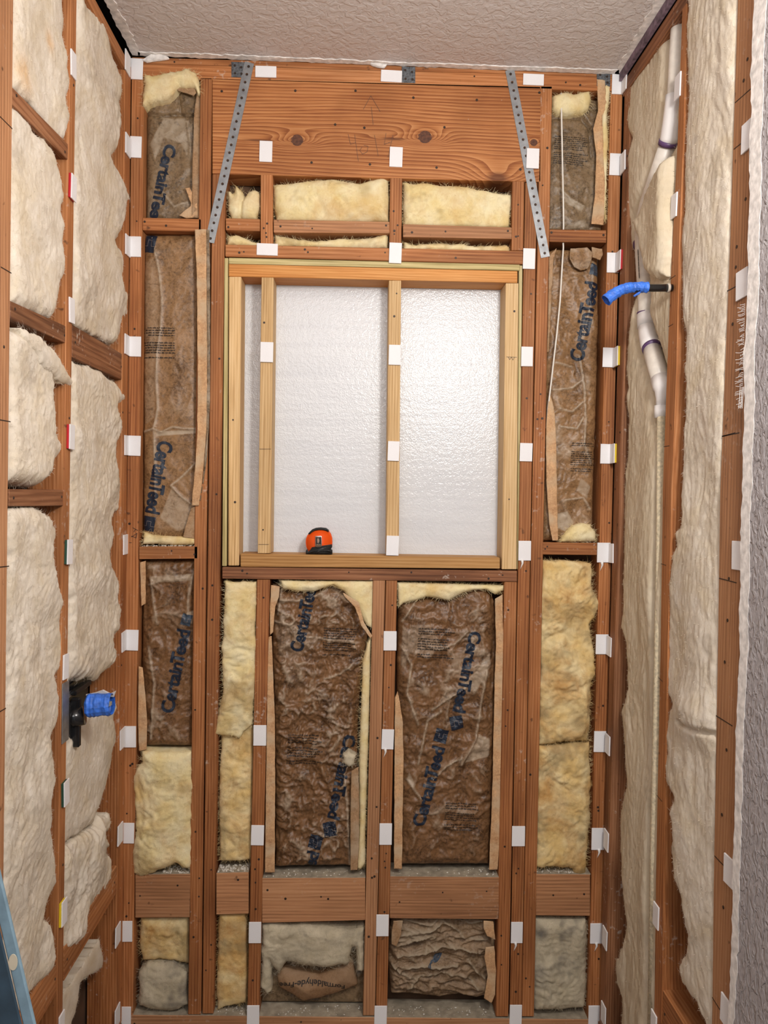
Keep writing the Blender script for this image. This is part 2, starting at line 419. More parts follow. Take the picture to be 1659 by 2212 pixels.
M['kraft'] = kraft('asphalt_kraft_paper', (.050, .024, .011), (.19, .095, .040), (.42, .33, .235))
M['kraft_mid'] = kraft('brown_kraft_paper', (.10, .050, .020), (.275, .155, .070), (.45, .36, .26))
M['kraft_grey'] = kraft('grey_kraft_paper', (.060, .038, .020), (.215, .145, .080), (.37, .30, .215))
M['kraft_crumpled'] = kraft('crumpled_kraft_paper', (.13, .075, .035), (.27, .18, .105), (.36, .29, .20), rough=.6)
M['bag'] = kraft('plain_kraft_bag', (.20, .10, .045), (.29, .165, .08), (.33, .21, .12), rough=.7)
M['flange'] = kraft('tan_kraft_flange', (.42, .22, .10), (.58, .35, .18), (.55, .40, .25), rough=.7)
M['flange_old'] = kraft('brown_kraft_flange', (.24, .13, .055), (.38, .23, .12), (.42, .31, .20), rough=.7)
M['ink'] = plain('dark_blue_ink', (.008, .016, .034), .5)
M['ink_faded'] = plain('faded_blue_ink', (.045, .065, .095), .5)
M['ink_black'] = plain('black_ink', (.018, .015, .014), .6)
M['pencil'] = plain('pencil_graphite', (.12, .055, .03), .5)
M['marker'] = plain('black_marker', (.03, .015, .01), .6)
M['line_light'] = plain('logo_line', (.20, .17, .16), .5)
M['white'] = plain('white_shim_card', (.84, .835, .85), .55, noise=.03, nscale=500, bump=.15)
M['shim_red'] = plain('red_shim_layer', (.5, .01, .02), .5); M['shim_yellow'] = plain('yellow_shim_layer', (.75, .55, .02), .5); M['shim_green'] = plain('green_shim_layer', (.02, .07, .045), .5)
M['glue'] = plain('white_glue', (.85, .84, .82), .35)
M['nail'] = plain('dark_nail', (.045, .028, .02), .5, .4)
M['steel'] = plain('galvanised_steel', (.34, .36, .38), .42, .75, noise=.22, nscale=45)
M['spangle'] = plain('spangled_steel', (.17, .19, .21), .4, .8, noise=.6, nscale=150)
M['pvc'] = plain('white_pvc', (.72, .67, .60), .35, noise=.08, nscale=60)
M['pvc_clean'] = plain('clean_white_pvc', (.80, .78, .77), .3)
M['primer'] = plain('purple_primer', (.10, .05, .14), .4)
M['speckled'] = plain('speckled_old_pipe', (.62, .54, .38), .6, noise=.28, nscale=130, bump=.3)
M['black'] = plain('black_gloss_plastic', (.012, .012, .013), .18)
M['tape'] = plain('blue_masking_tape', (.035, .15, .62), .5, noise=.35, nscale=70, bump=.9)
M['orange'] = plain('orange_plastic', (.82, .09, .008), .28)
M['rubber'] = plain('black_rubber', (.012, .013, .014), .5, bump=.5, nscale=300)
M['chrome'] = plain('bright_clip_metal', (.75, .74, .73), .25, .9)
M['brass'] = plain('brass', (.45, .28, .08), .35, .9)
M['clear'] = plain('milky_plastic', (.55, .52, .44), .4)
M['cord'] = plain('white_cord', (.78, .75, .68), .5)
M['crumb'] = plain('plaster_crumbs', (.66, .62, .55), .9)
M['tornpaper'] = plain('torn_paper', (.80, .77, .74), .8, noise=.25, nscale=60, bump=.6)
M['ladder'] = plain('pale_blue_fibreglass', (.17, .26, .32), .6, noise=.22, nscale=35)
M['ladder_dark'] = plain('dark_blue_fibreglass', (.025, .05, .075), .55, noise=.3, nscale=30)
M['lath'] = plain('grey_building_paper', (.20, .19, .17), .7, noise=.6, nscale=28, bump=.6)
M['dark_board'] = plain('dark_sheathing', (.10, .055, .030), .9, noise=.4, nscale=12)
M['void'] = plain('gap_shade_black', (.012, .010, .009), .95)  # near-black colour stands in for the shade inside the ceiling gap
M['dust'] = plain('dusty_concrete_floor', (.33, .27, .21), .9, noise=.25, nscale=14)

def foam_mat():
    m, nt, b = mat_new('white_foam_board'); lk = nt.links.new
    tc = nd(nt, 'TexCoord'); n = nd(nt, 'TexNoise', i_Scale=90., i_Detail=3.); v = nd(nt, 'TexVoronoi', i_Scale=230.)
    mp = nd(nt, 'Mapping'); mp.inputs['Scale'].default_value = (2.0, 1, 45); mp2 = nd(nt, 'TexNoise', i_Scale=1.2, i_Detail=3.)
    for k in (n, v): lk(tc.outputs['Object'], k.inputs['Vector'])
    lk(tc.outputs['Object'], mp.inputs[0]); lk(mp.outputs[0], mp2.inputs['Vector'])
    c = ramp(nt, mp2.outputs[0], [(.3, (.66, .68, .71)), (.6, (.71, .73, .755))]); lk(c, b.inputs['Base Color'])
    h = math_(nt, 'ADD', math_(nt, 'MULTIPLY', n.outputs[0], 1.), math_(nt, 'MULTIPLY', v.outputs[0], .35))
    h = math_(nt, 'ADD', h, math_(nt, 'MULTIPLY', mp2.outputs[0], .5))
    bp = nd(nt, 'Bump', i_Strength=.55, i_Distance=.0022); lk(h, bp.inputs['Height']); lk(bp.outputs[0], b.inputs['Normal'])
    b.inputs['Roughness'].default_value = .21; b.inputs['Specular IOR Level'].default_value = .5
    return m
M['foam'] = foam_mat()
def texture_wall(name, col, sc_=26., strength=.5, vstretch=1., dark=.9):
    m, nt, b = mat_new(name); lk = nt.links.new
    tc = nd(nt, 'TexCoord'); mp = nd(nt, 'Mapping'); mp.inputs['Scale'].default_value = (1, 1, vstretch); lk(tc.outputs['Object'], mp.inputs[0])
    n = nd(nt, 'TexNoise', i_Scale=sc_, i_Detail=4., i_Distortion=.9); n2 = nd(nt, 'TexNoise', i_Scale=sc_ * 3.5, i_Detail=3.)
    lk(mp.outputs[0], n.inputs['Vector']); lk(mp.outputs[0], n2.inputs['Vector'])
    pl = ramp(nt, n.outputs[0], [(.44, (0, 0, 0)), (.54, (.8, .8, .8)), (.62, (1, 1, 1))])
    h = math_(nt, 'ADD', pl, math_(nt, 'MULTIPLY', n2.outputs[0], .4))
    bp = nd(nt, 'Bump', i_Strength=strength, i_Distance=.0025); lk(h, bp.inputs['Height']); lk(bp.outputs[0], b.inputs['Normal'])
    c = ramp(nt, n2.outputs[0], [(.3, tuple(x * dark for x in col)), (.7, col)]); lk(c, b.inputs['Base Color']); b.inputs['Roughness'].default_value = .7
    return m
M['ceiling'] = texture_wall('orange_peel_ceiling', (.68, .635, .62), 44., .55)
M['grey_wall'] = texture_wall('rough_grey_plaster', (.47, .44, .45), 62., 1.0, .6, dark=.7)

# ------------------------------------------------------------------ room shell (setting)
ZC = 2.995
def boxs(name, c0, c1, mat, bev=0):
    return struct(mobj(name, boxbm(c0, c1, bev), mat))
boxs('floor', (-1.0, -3.6, -.06), (1.1, .12, -.0), M['dust'])
boxs('wall_back', (-.95, .095, 0), (1.05, .115, 3.1), M['dark_board'])
boxs('wall_left', (XL - .115, -3.4, 0), (XL - .095, .09, 3.1), M['dark_board'])
boxs('wall_right', (XR + .10, -.80, 0), (XR + .12, .09, 3.1), M['dark_board'])
boxs('trim_1', (XL - .0945, -3.4, 0), (XL + .0, -.93, 2.98), M['grey_wall'])
# right-hand plastered drywall with its torn edge
tornR = [(1631, -40), (1627, 60), (1622, 160), (1624, 230), (1618, 330), (1620, 420), (1616, 520), (1616, 610), (1613, 700), (1607, 760), (1609, 860), (1606, 960), (1604, 1060), (1600, 1150), (1601, 1240), (1597, 1330), (1599, 1400), (1594, 1480), (1590, 1580), (1588, 1700), (1586, 1800), (1583, 1900), (1582, 2000), (1578, 2100), (1574, 2180), (1569, 2270)]
e = R.uv(tornR, .014)
P = [tuple(e[0] + np.array([0, .2]))] + [tuple(p) for p in e] + [(e[-1][0], 0.0), (-3.4, 0.0), (-3.4, ZC), (e[0][0], ZC)]
def poly_slab(F, P, h0, h1, rag=0, seed=3):
    bm = bmesh.new(); Q = densify(np.array(P), .012, rag, seed, 60.)
    f = [bm.verts.new(F.w(u, v, h1)) for u, v in Q]; b = [bm.verts.new(F.w(u, v, h0)) for u, v in Q]
    bm.faces.new(f); bm.faces.new(b[::-1]); n = len(f)
    for i in range(n): bm.faces.new((f[i], b[i], b[(i + 1) % n], f[(i + 1) % n]))
    bmesh.ops.recalc_face_normals(bm, faces=bm.faces); return bm
P = P[1:]
struct(mobj('wall_right', poly_slab(R, P, .0005, .014, .002), M['grey_wall']))
strip = [tuple(p) for p in e[:]] + [tuple(p) for p in (e - np.array([[.050 - .028 * i / len(e), 0] for i in range(len(e))]))[::-1]]
s1 = struct(mobj('trim_2', poly_slab(R, [(min(u, u + .0), min(v, ZC - .003)) for u, v in strip if v > 0.003], .0142, .0148, .0035, 9), M['tornpaper']))
# ceiling board with ragged plaster edge
CE = Frame(2, ZC, (0, 0, -1), False)
def ceil_slab(pts, z0, z1, rag, seed):
    Q = densify(np.array(pts, float), .012, rag, seed, 70.)
    bm = bmesh.new(); f = [bm.verts.new((u, v, z0)) for u, v in Q]; b = [bm.verts.new((u, v, z1)) for u, v in Q]
    bm.faces.new(f); bm.faces.new(b[::-1]); n = len(f)
    for i in range(n): bm.faces.new((f[i], b[i], b[(i + 1) % n], f[(i + 1) % n]))
    bmesh.ops.recalc_face_normals(bm, faces=bm.faces); return bm
struct(mobj('ceiling', ceil_slab([(-.688, -.012), (.786, -.012), (.778, -3.4), (-.680, -3.4)], ZC, ZC + .014, .003, 4), M['ceiling']))
boxs('ceiling', (-.95, -3.4, ZC + .05), (1.05, .11, ZC + .07), M['void'])  # black sheet added above the ceiling board so its edge gap looks dark
tn = struct(mobj('trim_3', ceil_slab([(-.676, -.002), (.784, -.002), (.776, -.026), (.1, -.020), (-.4, -.024), (-.672, -.020)], ZC - .0025, ZC + .004, .004, 14), M['tornpaper']))
struct(mobj('trim_4', ceil_slab([(-.694, -3.0), (-.694, -.003), (-.668, -.003), (-.664, -.5), (-.67, -1.2), (-.668, -3.0)], ZC - .0025, ZC + .004, .005, 24), M['tornpaper']))
struct(mobj('trim_5', ceil_slab([(.792, -3.0), (.792, -.003), (.770, -.003), (.756, -.4), (.764, -1.2), (.76, -3.0)], ZC - .0025, ZC + .004, .006, 34), M['tornpaper']))
struct(mobj('trim_6', slab(R, [(-.9, ZC - .001), (-.01, ZC - .001), (-.01, ZC - .026), (-.9, ZC - .03)], .002, .012, 0), plain('purple_board_edge', (.17, .12, .16), .8, noise=.5, nscale=60)))

# ------------------------------------------------------------------ lumber
nail_me = bpy.data.meshes.new('nail'); _bm = bmesh.new()
bmesh.ops.create_cone(_bm, cap_ends=True, segments=10, radius1=.0042, radius2=.0036, depth=.0014)
_bm.to_mesh(nail_me); _bm.free(); nail_me.materials.append(M['nail'])
def nails(F, parent, uvs, h, r=1.0):
    for (u, v) in uvs:
        o = bpy.data.objects.new('nail', nail_me); COL.objects.link(o); o.parent = parent
        o.location = Vector(F.w(u, v, h + .0003)) - Vector(parent['_o'])
        o.rotation_euler = (math.pi / 2, 0, 0) if F.ax == 1 else (0, math.pi / 2, 0)
        o.scale = (r, r, 1)
rnd = random.Random(5)
def lumber(name, label, F, quad, mat, depth=.088, h=0.0, nn=3, cat='lumber', group=None):
    uv = F.uv(quad, h)
    o = mobj(name, slab(F, uv, h - depth, h), mat)
    tag(o, label, cat, group)
    q = uv
    for i in range(nn):
        ver = abs(q[3][1] - q[0][1]) > abs(q[1][0] - q[0][0])
        s, t = (rnd.uniform(.25, .75), rnd.uniform(.03, .97)) if ver else (rnd.choice([rnd.uniform(.03, .1), rnd.uniform(.88, .97), rnd.uniform(.2, .8)]), rnd.uniform(.25, .75))
        p = (q[0] * (1 - s) + q[1] * s) * (1 - t) + (q[3] * (1 - s) + q[2] * s) * t
        nails(F, o, [p], h, rnd.uniform(.6, 1.0))
    return o
def V(xlt, xrt, yt, xlb, xrb, yb): return [(xlt, yt), (xrt, yt), (xrb, yb), (xlb, yb)]
def H(x0, x1, yl0, yl1, yr0, yr1): return [(x0, yl0), (x1, yr0), (x1, yr1), (x0, yl1)]
fx, fy, fz = M['fir_x'], M['fir_y'], M['fir_z']
stud_cl = lumber('stud', 'corner stud of the back wall at its left end, with a row of white shims', B, V(284, 311, 167, 260, 287, 2193), fz, nn=9, cat='wall stud')
lumber('stud', 'long stud left of the window, first one right of the left corner bay', B, V(433, 458, 168, 406, 434, 2192), fz, nn=9, cat='wall stud')
lumber('stud', 'trimmer stud pressed against the long stud left of the window', B, V(458.5, 487, 376, 437, 461, 2190), fz, nn=8, cat='wall stud')
lumber('stud', 'long outer stud right of the window beside the bay with the hanging cord', B, V(1168, 1193, 186, 1127, 1153.5, 2196), fz, nn=8, cat='wall stud')
lumber('stud', 'trimmer stud right of the window under the strap, carrying white shims', B, V(1135, 1161, 394, 1101, 1126.5, 2196), fz, nn=8, cat='wall stud')
lumber('stud', 'corner stud of the back wall at its right end, beside the black gap', B, V(1320, 1345, 198, 1270, 1297, 2203), fz, nn=8, cat='wall stud')
lumber('cripple_stud', 'narrow stud under the window sill, left of the two large papered bays', B, V(555, 583, 1252, 534, 560, 2193), fz, nn=6, cat='wall stud')
lumber('cripple_stud', 'left stud of the pair between the two large papered bays', B, V(806, 832, 1253, 784, 810, 2194), M['pink_z'], nn=6, cat='wall stud')
lumber('cripple_stud', 'right stud of the pair between the two large papered bays, with white shims', B, V(833.5, 858, 1254, 811.5, 836, 2195), fz, nn=7, cat='wall stud')
lumber('cripple_stud', 'stud under the window sill, right of the two large papered bays', B, V(1090, 1117, 1257, 1071, 1098, 2196), fz, nn=6, cat='wall stud')
lumber('top_plate', 'horizontal top plate board along the back wall under the ceiling', B, H(285, 1345, 137, 167, 166, 197), fx, nn=8, cat='plate')
lumber('top_plate', 'upper strip of the double top plate, touching the torn ceiling edge', B, H(285, 1345, 123, 136.5, 152, 165.5), fx, h=-.002, nn=3, cat='plate')
lumber('sill_plate', 'dusty bottom plate lying along the foot of the back wall', B, H(258, 1304, 2193, 2219, 2203, 2229), M['pink_x'], h=.001, nn=4, cat='plate')
hq = B.uv(H(458.5, 1168, 169, 375.5, 187, 393))
KO = (hq[:, 0].min() + hq[:, 0].max()) / 2, hq[:, 1].min()
def kn(px, py): q = B.uv([(px, py)])[0]; return q[0] - KO[0], q[1] - KO[1]
KNOTS = [(*kn(642, 303), 3.2, .055, .022), (*kn(918, 296), 3.6, .06, .026), (*kn(1153, 308), 1.6, .03, .014), (*kn(850, 300), 1.2, .10, .012), (*kn(1075, 385), 3.2, .09, .05), (*kn(560, 303), 1.0, .12, .01)]
_t = KNOTS[:3]
def _hm():
    global KNOTS
    return header_mat()
header = lumber('header_beam', 'wide header beam above the window with two dark knots and pencil marks', B, H(458.5, 1168, 169, 375.5, 187, 393), None, nn=0, cat='beam')
_all = KNOTS
hm = header_mat(); header.data.materials.clear(); header.data.materials.append(hm)
nails(B, header, B.uv([(479, 197), (638, 196), (768, 196), (893, 211), (724, 269), (787, 276), (673, 351), (799, 355), (943, 362), (1124, 366), (960, 275), (1030, 216), (1165, 200)]), 0, 1.0)
def strokes(name, F, parent, lines, width, h, mat, label=None):
    bm = bmesh.new()
    for l in lines: ribbon(F, F.uv(l, h), width, h, bm)
    o = mobj(name, bm, mat, parent)
    if label: o['label'] = label
    return o
strokes('pencil_arrow', B, header, [[(785, 236), (801, 207), (821, 241)], [(802, 231), (806, 269)]], .0013, .0002, M['pencil'])
strokes('pencil_number', B, header, [[(752, 290), (757, 312), (768, 308)], [(766, 291), (774, 348)], [(782, 318), (777, 325), (783, 333), (793, 328), (795, 316), (786, 314)], [(809, 292), (817, 337)], [(834, 288), (830, 312), (846, 306)], [(849, 292), (838, 340)]], .0012, .0002, M['pencil'])
for i, (kx, ky, r1, r2) in enumerate([(642, 303, .029, .019), (918, 296, .033, .021), (1153, 308, .018, .012), (790, 302, .0001, .0001)][:3]):
    c = B.uv([(kx, ky)])[0]; bm = bmesh.new()
    n = 20; vs = [bm.verts.new(B.w(c[0] + r1 * .62 * math.cos(2 * math.pi * k / n) * (1 + .12 * math.sin(3 * k)), c[1] + r2 * .9 * math.sin(2 * math.pi * k / n), .0004)) for k in range(n)]
    cv = bm.verts.new(B.w(c[0], c[1], -.0012 + .0016))
    for k in range(n): bm.faces.new((vs[k], vs[(k + 1) % n], cv))
    bmesh.ops.recalc_face_normals(bm, faces=bm.faces)
    mobj('knot', bm, plain('dark_knot_%d' % i, (.10, .032, .012), .6, noise=.6, nscale=120), header)
lumber('cripple_stud', 'short stud over the window between the two left wool pieces', B, V(563, 589, 377, 563, 589, 529), fz, nn=4, cat='wall stud')
lumber('cripple_stud', 'middle short stud over the window, below a white shim', B, V(843, 869, 384, 841, 867, 534), fz, nn=4, cat='wall stud')
lumber('cripple_stud', 'short stud over the window at its right, beside the trimmer', B, V(1107, 1133, 391, 1105, 1130.5, 541), fz, nn=3, cat='wall stud')
lumber('blocking', 'small block over the window, left end of the block row', B, H(487.5, 561.5, 471, 497, 473, 499), M['fir_x'], nn=1, cat='wood block')
lumber('blocking', 'long block over the window, middle of the block row', B, H(591, 841.5, 474, 502, 479, 504), M['pink_x'], nn=3, cat='wood block')
lumber('blocking', 'long block over the window, right end of the block row', B, H(870.5, 1106, 484, 512, 491, 516), M['pink_x'], nn=3, cat='wood block')
lumber('head_plate', 'fir plate lying over the window opening below the short studs', B, H(486.5, 1130, 528, 554, 542, 571), fx, nn=6, cat='plate')
lumber('blocking', 'block between the papered bays at the left corner, upper one', B, H(308, 434.5, 470, 497, 473, 500), fx, nn=2, cat='wood block')
lumber('blocking', 'block between the papered bays at the left corner, lower one', B, H(300, 427, 1181, 1208, 1180, 1207), fx, nn=2, cat='wood block')
lumber('blocking', 'block between the papered bays at the right corner, upper one', B, H(1187, 1310, 495, 522, 497, 524), fx, nn=2, cat='wood block')
lumber('blocking', 'block above the long yellow wool at the right corner', B, H(1171, 1290, 1172, 1198, 1173, 1199), fx, nn=2, cat='wood block')
lb = M['pink_x']
lumber('wide_blocking', 'wide block near the floor in the leftmost bay, with a pencil squiggle', B, H(292, 412, 1889, 1983, 1888, 1982), lb, nn=2, cat='wood block')
lumber('wide_blocking', 'smallest wide block near the floor, in the narrow bay left of the window', B, H(467, 537, 1886, 1976, 1884, 1974), lb, nn=1, cat='wood block')
lumber('wide_blocking', 'wide block near the floor under the left large papered bay', B, H(566, 789, 1897, 1994, 1896, 1988), lb, nn=4, cat='wood block')
lumber('wide_blocking', 'wide block near the floor under the right large papered bay', B, H(842, 1078, 1893, 1984, 1895, 1986), lb, nn=3, cat='wood block')
lumber('wide_blocking', 'wide block near the floor in the rightmost bay under yellow wool', B, H(1158, 1275, 1888, 1978, 1889, 1979), lb, nn=2, cat='wood block')
M['dust_top'] = plain('grey_dust', (.34, .29, .215), .95, noise=.3, nscale=40, bump=.4)
for _o in [o for o in bpy.data.objects if o.name.startswith('wide_blocking') or (o.name == 'sill_plate')]:
    vs = np.array([v.co[:] for v in _o.data.vertices]) + np.array(_o.location)
    x0, x1, zt = vs[:, 0].min() + .002, vs[:, 0].max() - .002, vs[:, 2].max()
    lo = vs[vs[:, 0] < x0 + .004][:, 2].max(); hi = vs[vs[:, 0] > x1 - .004][:, 2].max()
    bm = bmesh.new(); hexa(bm, [(x0, .001, lo + .0012), (x1, .001, hi + .0012), (x1, .001, hi - .001), (x0, .001, lo - .001)], [(x0, .088, lo + .0012), (x1, .088, hi + .0012), (x1, .088, hi - .001), (x0, .088, lo - .001)], 0)
    mobj('dust_layer', bm, M['dust_top'], _o)
# rough opening and the pine insert
lumber('sill_board', 'old dark rough sill running under the window opening', B, H(480, 1117, 1225, 1250, 1233, 1257), M['old_x'], h=.002, nn=6, cat='plate')
lumber('treated_strip', 'greenish treated strip lying on top of the orange window head', B, H(494, 1123, 556.5, 569.5, 571.5, 584.5), M['treated_x'], h=-.001, nn=0, cat='shim strip')
lumber('head_board', 'orange pine head board across the top of the foam window opening', B, H(494, 1118, 570, 597, 585.5, 611), M['buck_x'], h=.001, nn=0, cat='beam')
lumber('treated_strip', 'greenish treated strip standing against the left trimmer at the window', B, V(484.5, 493, 557, 480, 489.5, 1223), M['treated_z'], h=-.004, nn=0, cat='shim strip')
lumber('treated_strip', 'greenish treated strip standing against the right trimmer at the window', B, V(1121, 1129, 573, 1117, 1120, 1230), M['treated_z'], h=-.006, nn=0, cat='shim strip')
def split_pine(name, label, quad, h, cat):
    return lumber(name, label, B, quad, M['pine_z'], depth=.088, h=h, nn=2, cat=cat)
split_pine('window_jamb', 'pale pine jamb board at the left side of the window opening', V(494.5, 521, 597.5, 493, 516, 1222), 0, 'window jamb')
rj = split_pine('window_jamb', 'pale pine jamb board at the right side of the window opening', V(1092.5, 1120, 611.5, 1084, 1116, 1230), 0, 'window jamb')
strokes('pencil_mark', B, rj, [[(1094, 771), (1116, 772)], [(1098, 772), (1101, 777), (1104, 772)], [(1105, 772), (1108, 778), (1111, 772)]], .0011, .0002, M['marker'])
p1 = split_pine('window_stud', 'pale pine stud in front of the foam board, left one', V(565, 591, 597.5, 556.5, 584.5, 1195.5), -.002, 'wall stud')
strokes('pencil_mark', B, p1, [[(561, 970), (585, 970)], [(559, 1176), (580, 1176)]], .0012, -.0018, M['marker'])
split_pine('window_stud', 'pale pine stud in front of the foam board, middle one with three shims', V(840, 866.5, 605.5, 834.5, 861.5, 1198), -.001, 'wall stud')
lumber('window_sill', 'pale orange pine board lying flat as the bottom of the foam opening', B, H(519.5, 1080, 1196, 1224.5, 1205, 1228.5), M['buck_x'], h=.002, nn=0, cat='window sill').data.materials[0] = wood('sill_pine', 'x', dark=(.40, .19, .055), mid=(.56, .30, .105), light=(.68, .42, .18), dirt=.1, speck=0)
fo = mobj('foam_board', slab(B, B.uv([(505, 585), (1120, 600), (1105, 1222), (500, 1215)], -.088), -.094, -.0885, 0), M['foam'])
tag(fo, 'glossy white foam board closing the window opening behind the pine studs', 'foam board')

# side-wall lumber
lumber('stud', 'stud of the left wall in the left corner, edge on, with small shims', L, [tuple(x) for x in []] or V(270, 282.5, 150, 248.5, 260, 2195), fz, nn=4, cat='wall stud') if False else None
def side(name, label, F, u0, u1, z0, z1, mat, depth=.088, h=0., nn=3, cat='wall stud'):
    o = mobj(name, slab(F, [(u0, z1), (u1, z1), (u1, z0), (u0, z0)], h - depth, h), mat)
    tag(o, label, cat)
    for i in range(nn): nails(F, o, [(rnd.uniform(u0 + .006, u1 - .006), rnd.uniform(z0 + .3 * (z1 - z0), z1 - .05 * (z1 - z0)))], h, .8)
    return o
ZW = ZC - .075
side('stud', 'corner stud of the left wall meeting the back wall in the left corner', L, -.060, -.003, .04, ZW, fz, nn=5)
side('stud', 'corner stud of the right wall, reddish, right of the black gap', R, -.076, -.026, .04, ZW, M['old_z'], nn=4)
side('top_plate', 'top plate of the left wall below the dark gap at the ceiling', L, -3.3, -.003, ZW, ZW + .038, fy, nn=0, cat='plate')
side('top_plate', 'top plate of the right wall below the purple board edge', R, -.8, -.012, ZW, ZW + .045, M['old_y'], nn=0, cat='plate')
side('sill_plate', 'bottom plate of the left wall', L, -2.5, -.003, .0, .038, M['old_y'], nn=0, cat='plate')
side('sill_plate', 'bottom plate of the right wall', R, -.83, -.012, .0, .038, M['old_y'], nn=0, cat='plate')
def sidestud(label, F, quad_px, dz, w0, mat, nn=5):
    """far edge from the photograph, width known"""
    uv = F.uv(quad_px); (ua, va), (ub, vb) = uv
    k = (ua - ub) / (va - vb); z1, z0 = ZW, .038
    u1 = ua + k * (z1 - va); u0 = ua + k * (z0 - va)
    o = mobj('stud', slab(F, [(u1 - w0, z1), (u1, z1), (u0, z0), (u0 - w0, z0)], -.088, 0), mat); tag(o, label, 'wall stud')
    for i in range(nn): z = rnd.uniform(.5, 2.7); u = ua + k * (z - va); nails(F, o, [(u - rnd.uniform(.2, .8) * w0, z)], 0, .8)
    return o
sl1 = sidestud('middle stud of the left wall between its two long cream wool bays', L, [(163, 200), (138, 2000)], 0, .038, fz)
sl2 = sidestud('nearest stud of the left wall at the photo edge, with saw cuts', L, [(27, 200), (8, 1900)], 0, .085, M['pink_z'], 7)
_far = R.uv([(1475, 0), (1464, 300), (1451, 560), (1441, 800), (1432, 1060), (1427, 1400), (1417, 1900), (1414, 2150)])
_near = R.uv([(1483, 0), (1476, 300), (1466, 560), (1461, 800), (1450, 1060), (1442, 1400), (1433, 1900), (1430, 2150)])
_o = [(_far[0][0], ZW)] + [tuple(p) for p in _far] + [(_far[-1][0], .038), (_near[-1][0], .038)] + [tuple(p) for p in _near[::-1]] + [(_near[0][0], ZW)]
sr1 = mobj('stud', poly_slab(R, _o, -.088, 0, .0004), fz); tag(sr1, 'bowed middle stud of the right wall beside the white drain pipe', 'wall stud')
_far = R.uv([(1594, 0), (1576, 560), (1556, 1060), (1551, 1400), (1542, 1900), (1539, 2180)]); _near = _far - np.array([.105, 0])
_o = [(_far[0][0], ZW)] + [tuple(p) for p in _far] + [(_far[-1][0], .038), (_near[-1][0], .038)] + [tuple(p) for p in _near[::-1]] + [(_near[0][0], ZW)]
sr2 = mobj('stud', poly_slab(R, _o, -.088, 0, .0003), M['pink_z']); tag(sr2, 'nearest stud of the right wall beside the torn drywall, with saw cuts', 'wall stud')
nails(R, sr2, R.uv([(1615, 128), (1607, 174), (1611, 430), (1592, 533), (1590, 577), (1583, 700), (1600, 800), (1575, 1250), (1572, 1340), (1566, 1430), (1570, 1620), (1560, 1760), (1563, 1960)]), 0, .9)
def kerf(parent, F, lines, w_=.0022):
    for l in lines:
        bm = ribbon(F, F.uv(l), w_, .0001, thick=.0004); mobj('saw_cut', bm, M['nail'], parent)
kerf(sr2, R, [[(1588, 222), (1623, 191)], [(1586, 322), (1611, 302)], [(1571, 629), (1597, 615)], [(1560, 943), (1588, 935)], [(1561, 942), (1597, 935)], [(1554, 1249), (1591, 1259)], [(1547, 1546), (1582, 1568)], [(1544, 1849), (1571, 1878)], [(1539, 2155), (1562, 2192)]])
kerf(sr1, R, [[(1446, 604), (1459, 595)], [(1444, 706), (1454, 700)], [(1434, 965), (1446, 963)], [(1428, 1218), (1439, 1221)], [(1423, 1464), (1431, 1472)], [(1419, 1718), (1430, 1731)]], .0016)
kerf(sl2, L, [[(0, 252), (26, 278)], [(2, 577), (24, 590)], [(0, 907), (22, 911)], [(0, 1225), (19, 1223)], [(0, 1537), (12, 1530)]])
def sblock(label, F, ua, ub, z0, z1, mat, depth=.085, h=-.002, px=None):
    qd = [(ua, z1), (ub, z1), (ub, z0), (ua, z0)]
    if px: qd = [tuple(p) for p in F.uv(px)]; z0 = qd[3][1]; z1 = qd[1][1]; ua, ub = qd[0][0], qd[1][0]
    o = mobj('blocking', slab(F, qd, h - depth, h), mat); tag(o, label, 'wood block')
    nails(F, o, [(ua + .02, (z0 + z1) / 2), (ub - .02, (z0 + z1) / 2)], h, .8); return o
oy = M['old_y']
sblock('weathered block in the near left-wall bay, topmost of three', L, -.79, -.484, 2.505, 2.545, oy, px=[(28, 187), (149, 311), (149, 346), (28, 226)])
sblock('weathered block in the near left-wall bay above the exposed grey paper', L, -.79, -.488, 2.065, 2.105, oy, px=[(25, 650), (148, 706), (148, 743), (25, 689)])
sblock('weathered block at eye height in the near left-wall bay', L, -.79, -.493, 1.665, 1.705, oy, px=[(22, 1057), (142, 1058), (142, 1093), (22, 1094)])
sblock('wide dark block slanting down the far left-wall bay beside the corner', L, -.445, -.061, 2.03, 2.108, M['old_y'], px=[(158, 701), (268, 766), (268, 822), (158, 771)])
sblock('wide dusty block low in the far left-wall bay', L, -.475, -.061, .475, .56, M['fir_y'])
sblock('wide dusty block low in the near left-wall bay behind the ladder', L, -.80, -.512, .475, .56, M['fir_y'])
sblock('wide dusty block low in the near right-wall bay', R, -.735, -.485, .35, .455, M['fir_y'])
lp = relief('building_paper', L, [(100, 735), (146, 750), (146, 1050), (95, 1055)], lambda u, v, d: -.072 + .004 * pn(u * 30, v * 30, 5), M['lath'], back=-.09, poff=-.06)
tag(lp, 'grey building paper with wire lath seen behind cream wool on left wall', 'building paper')

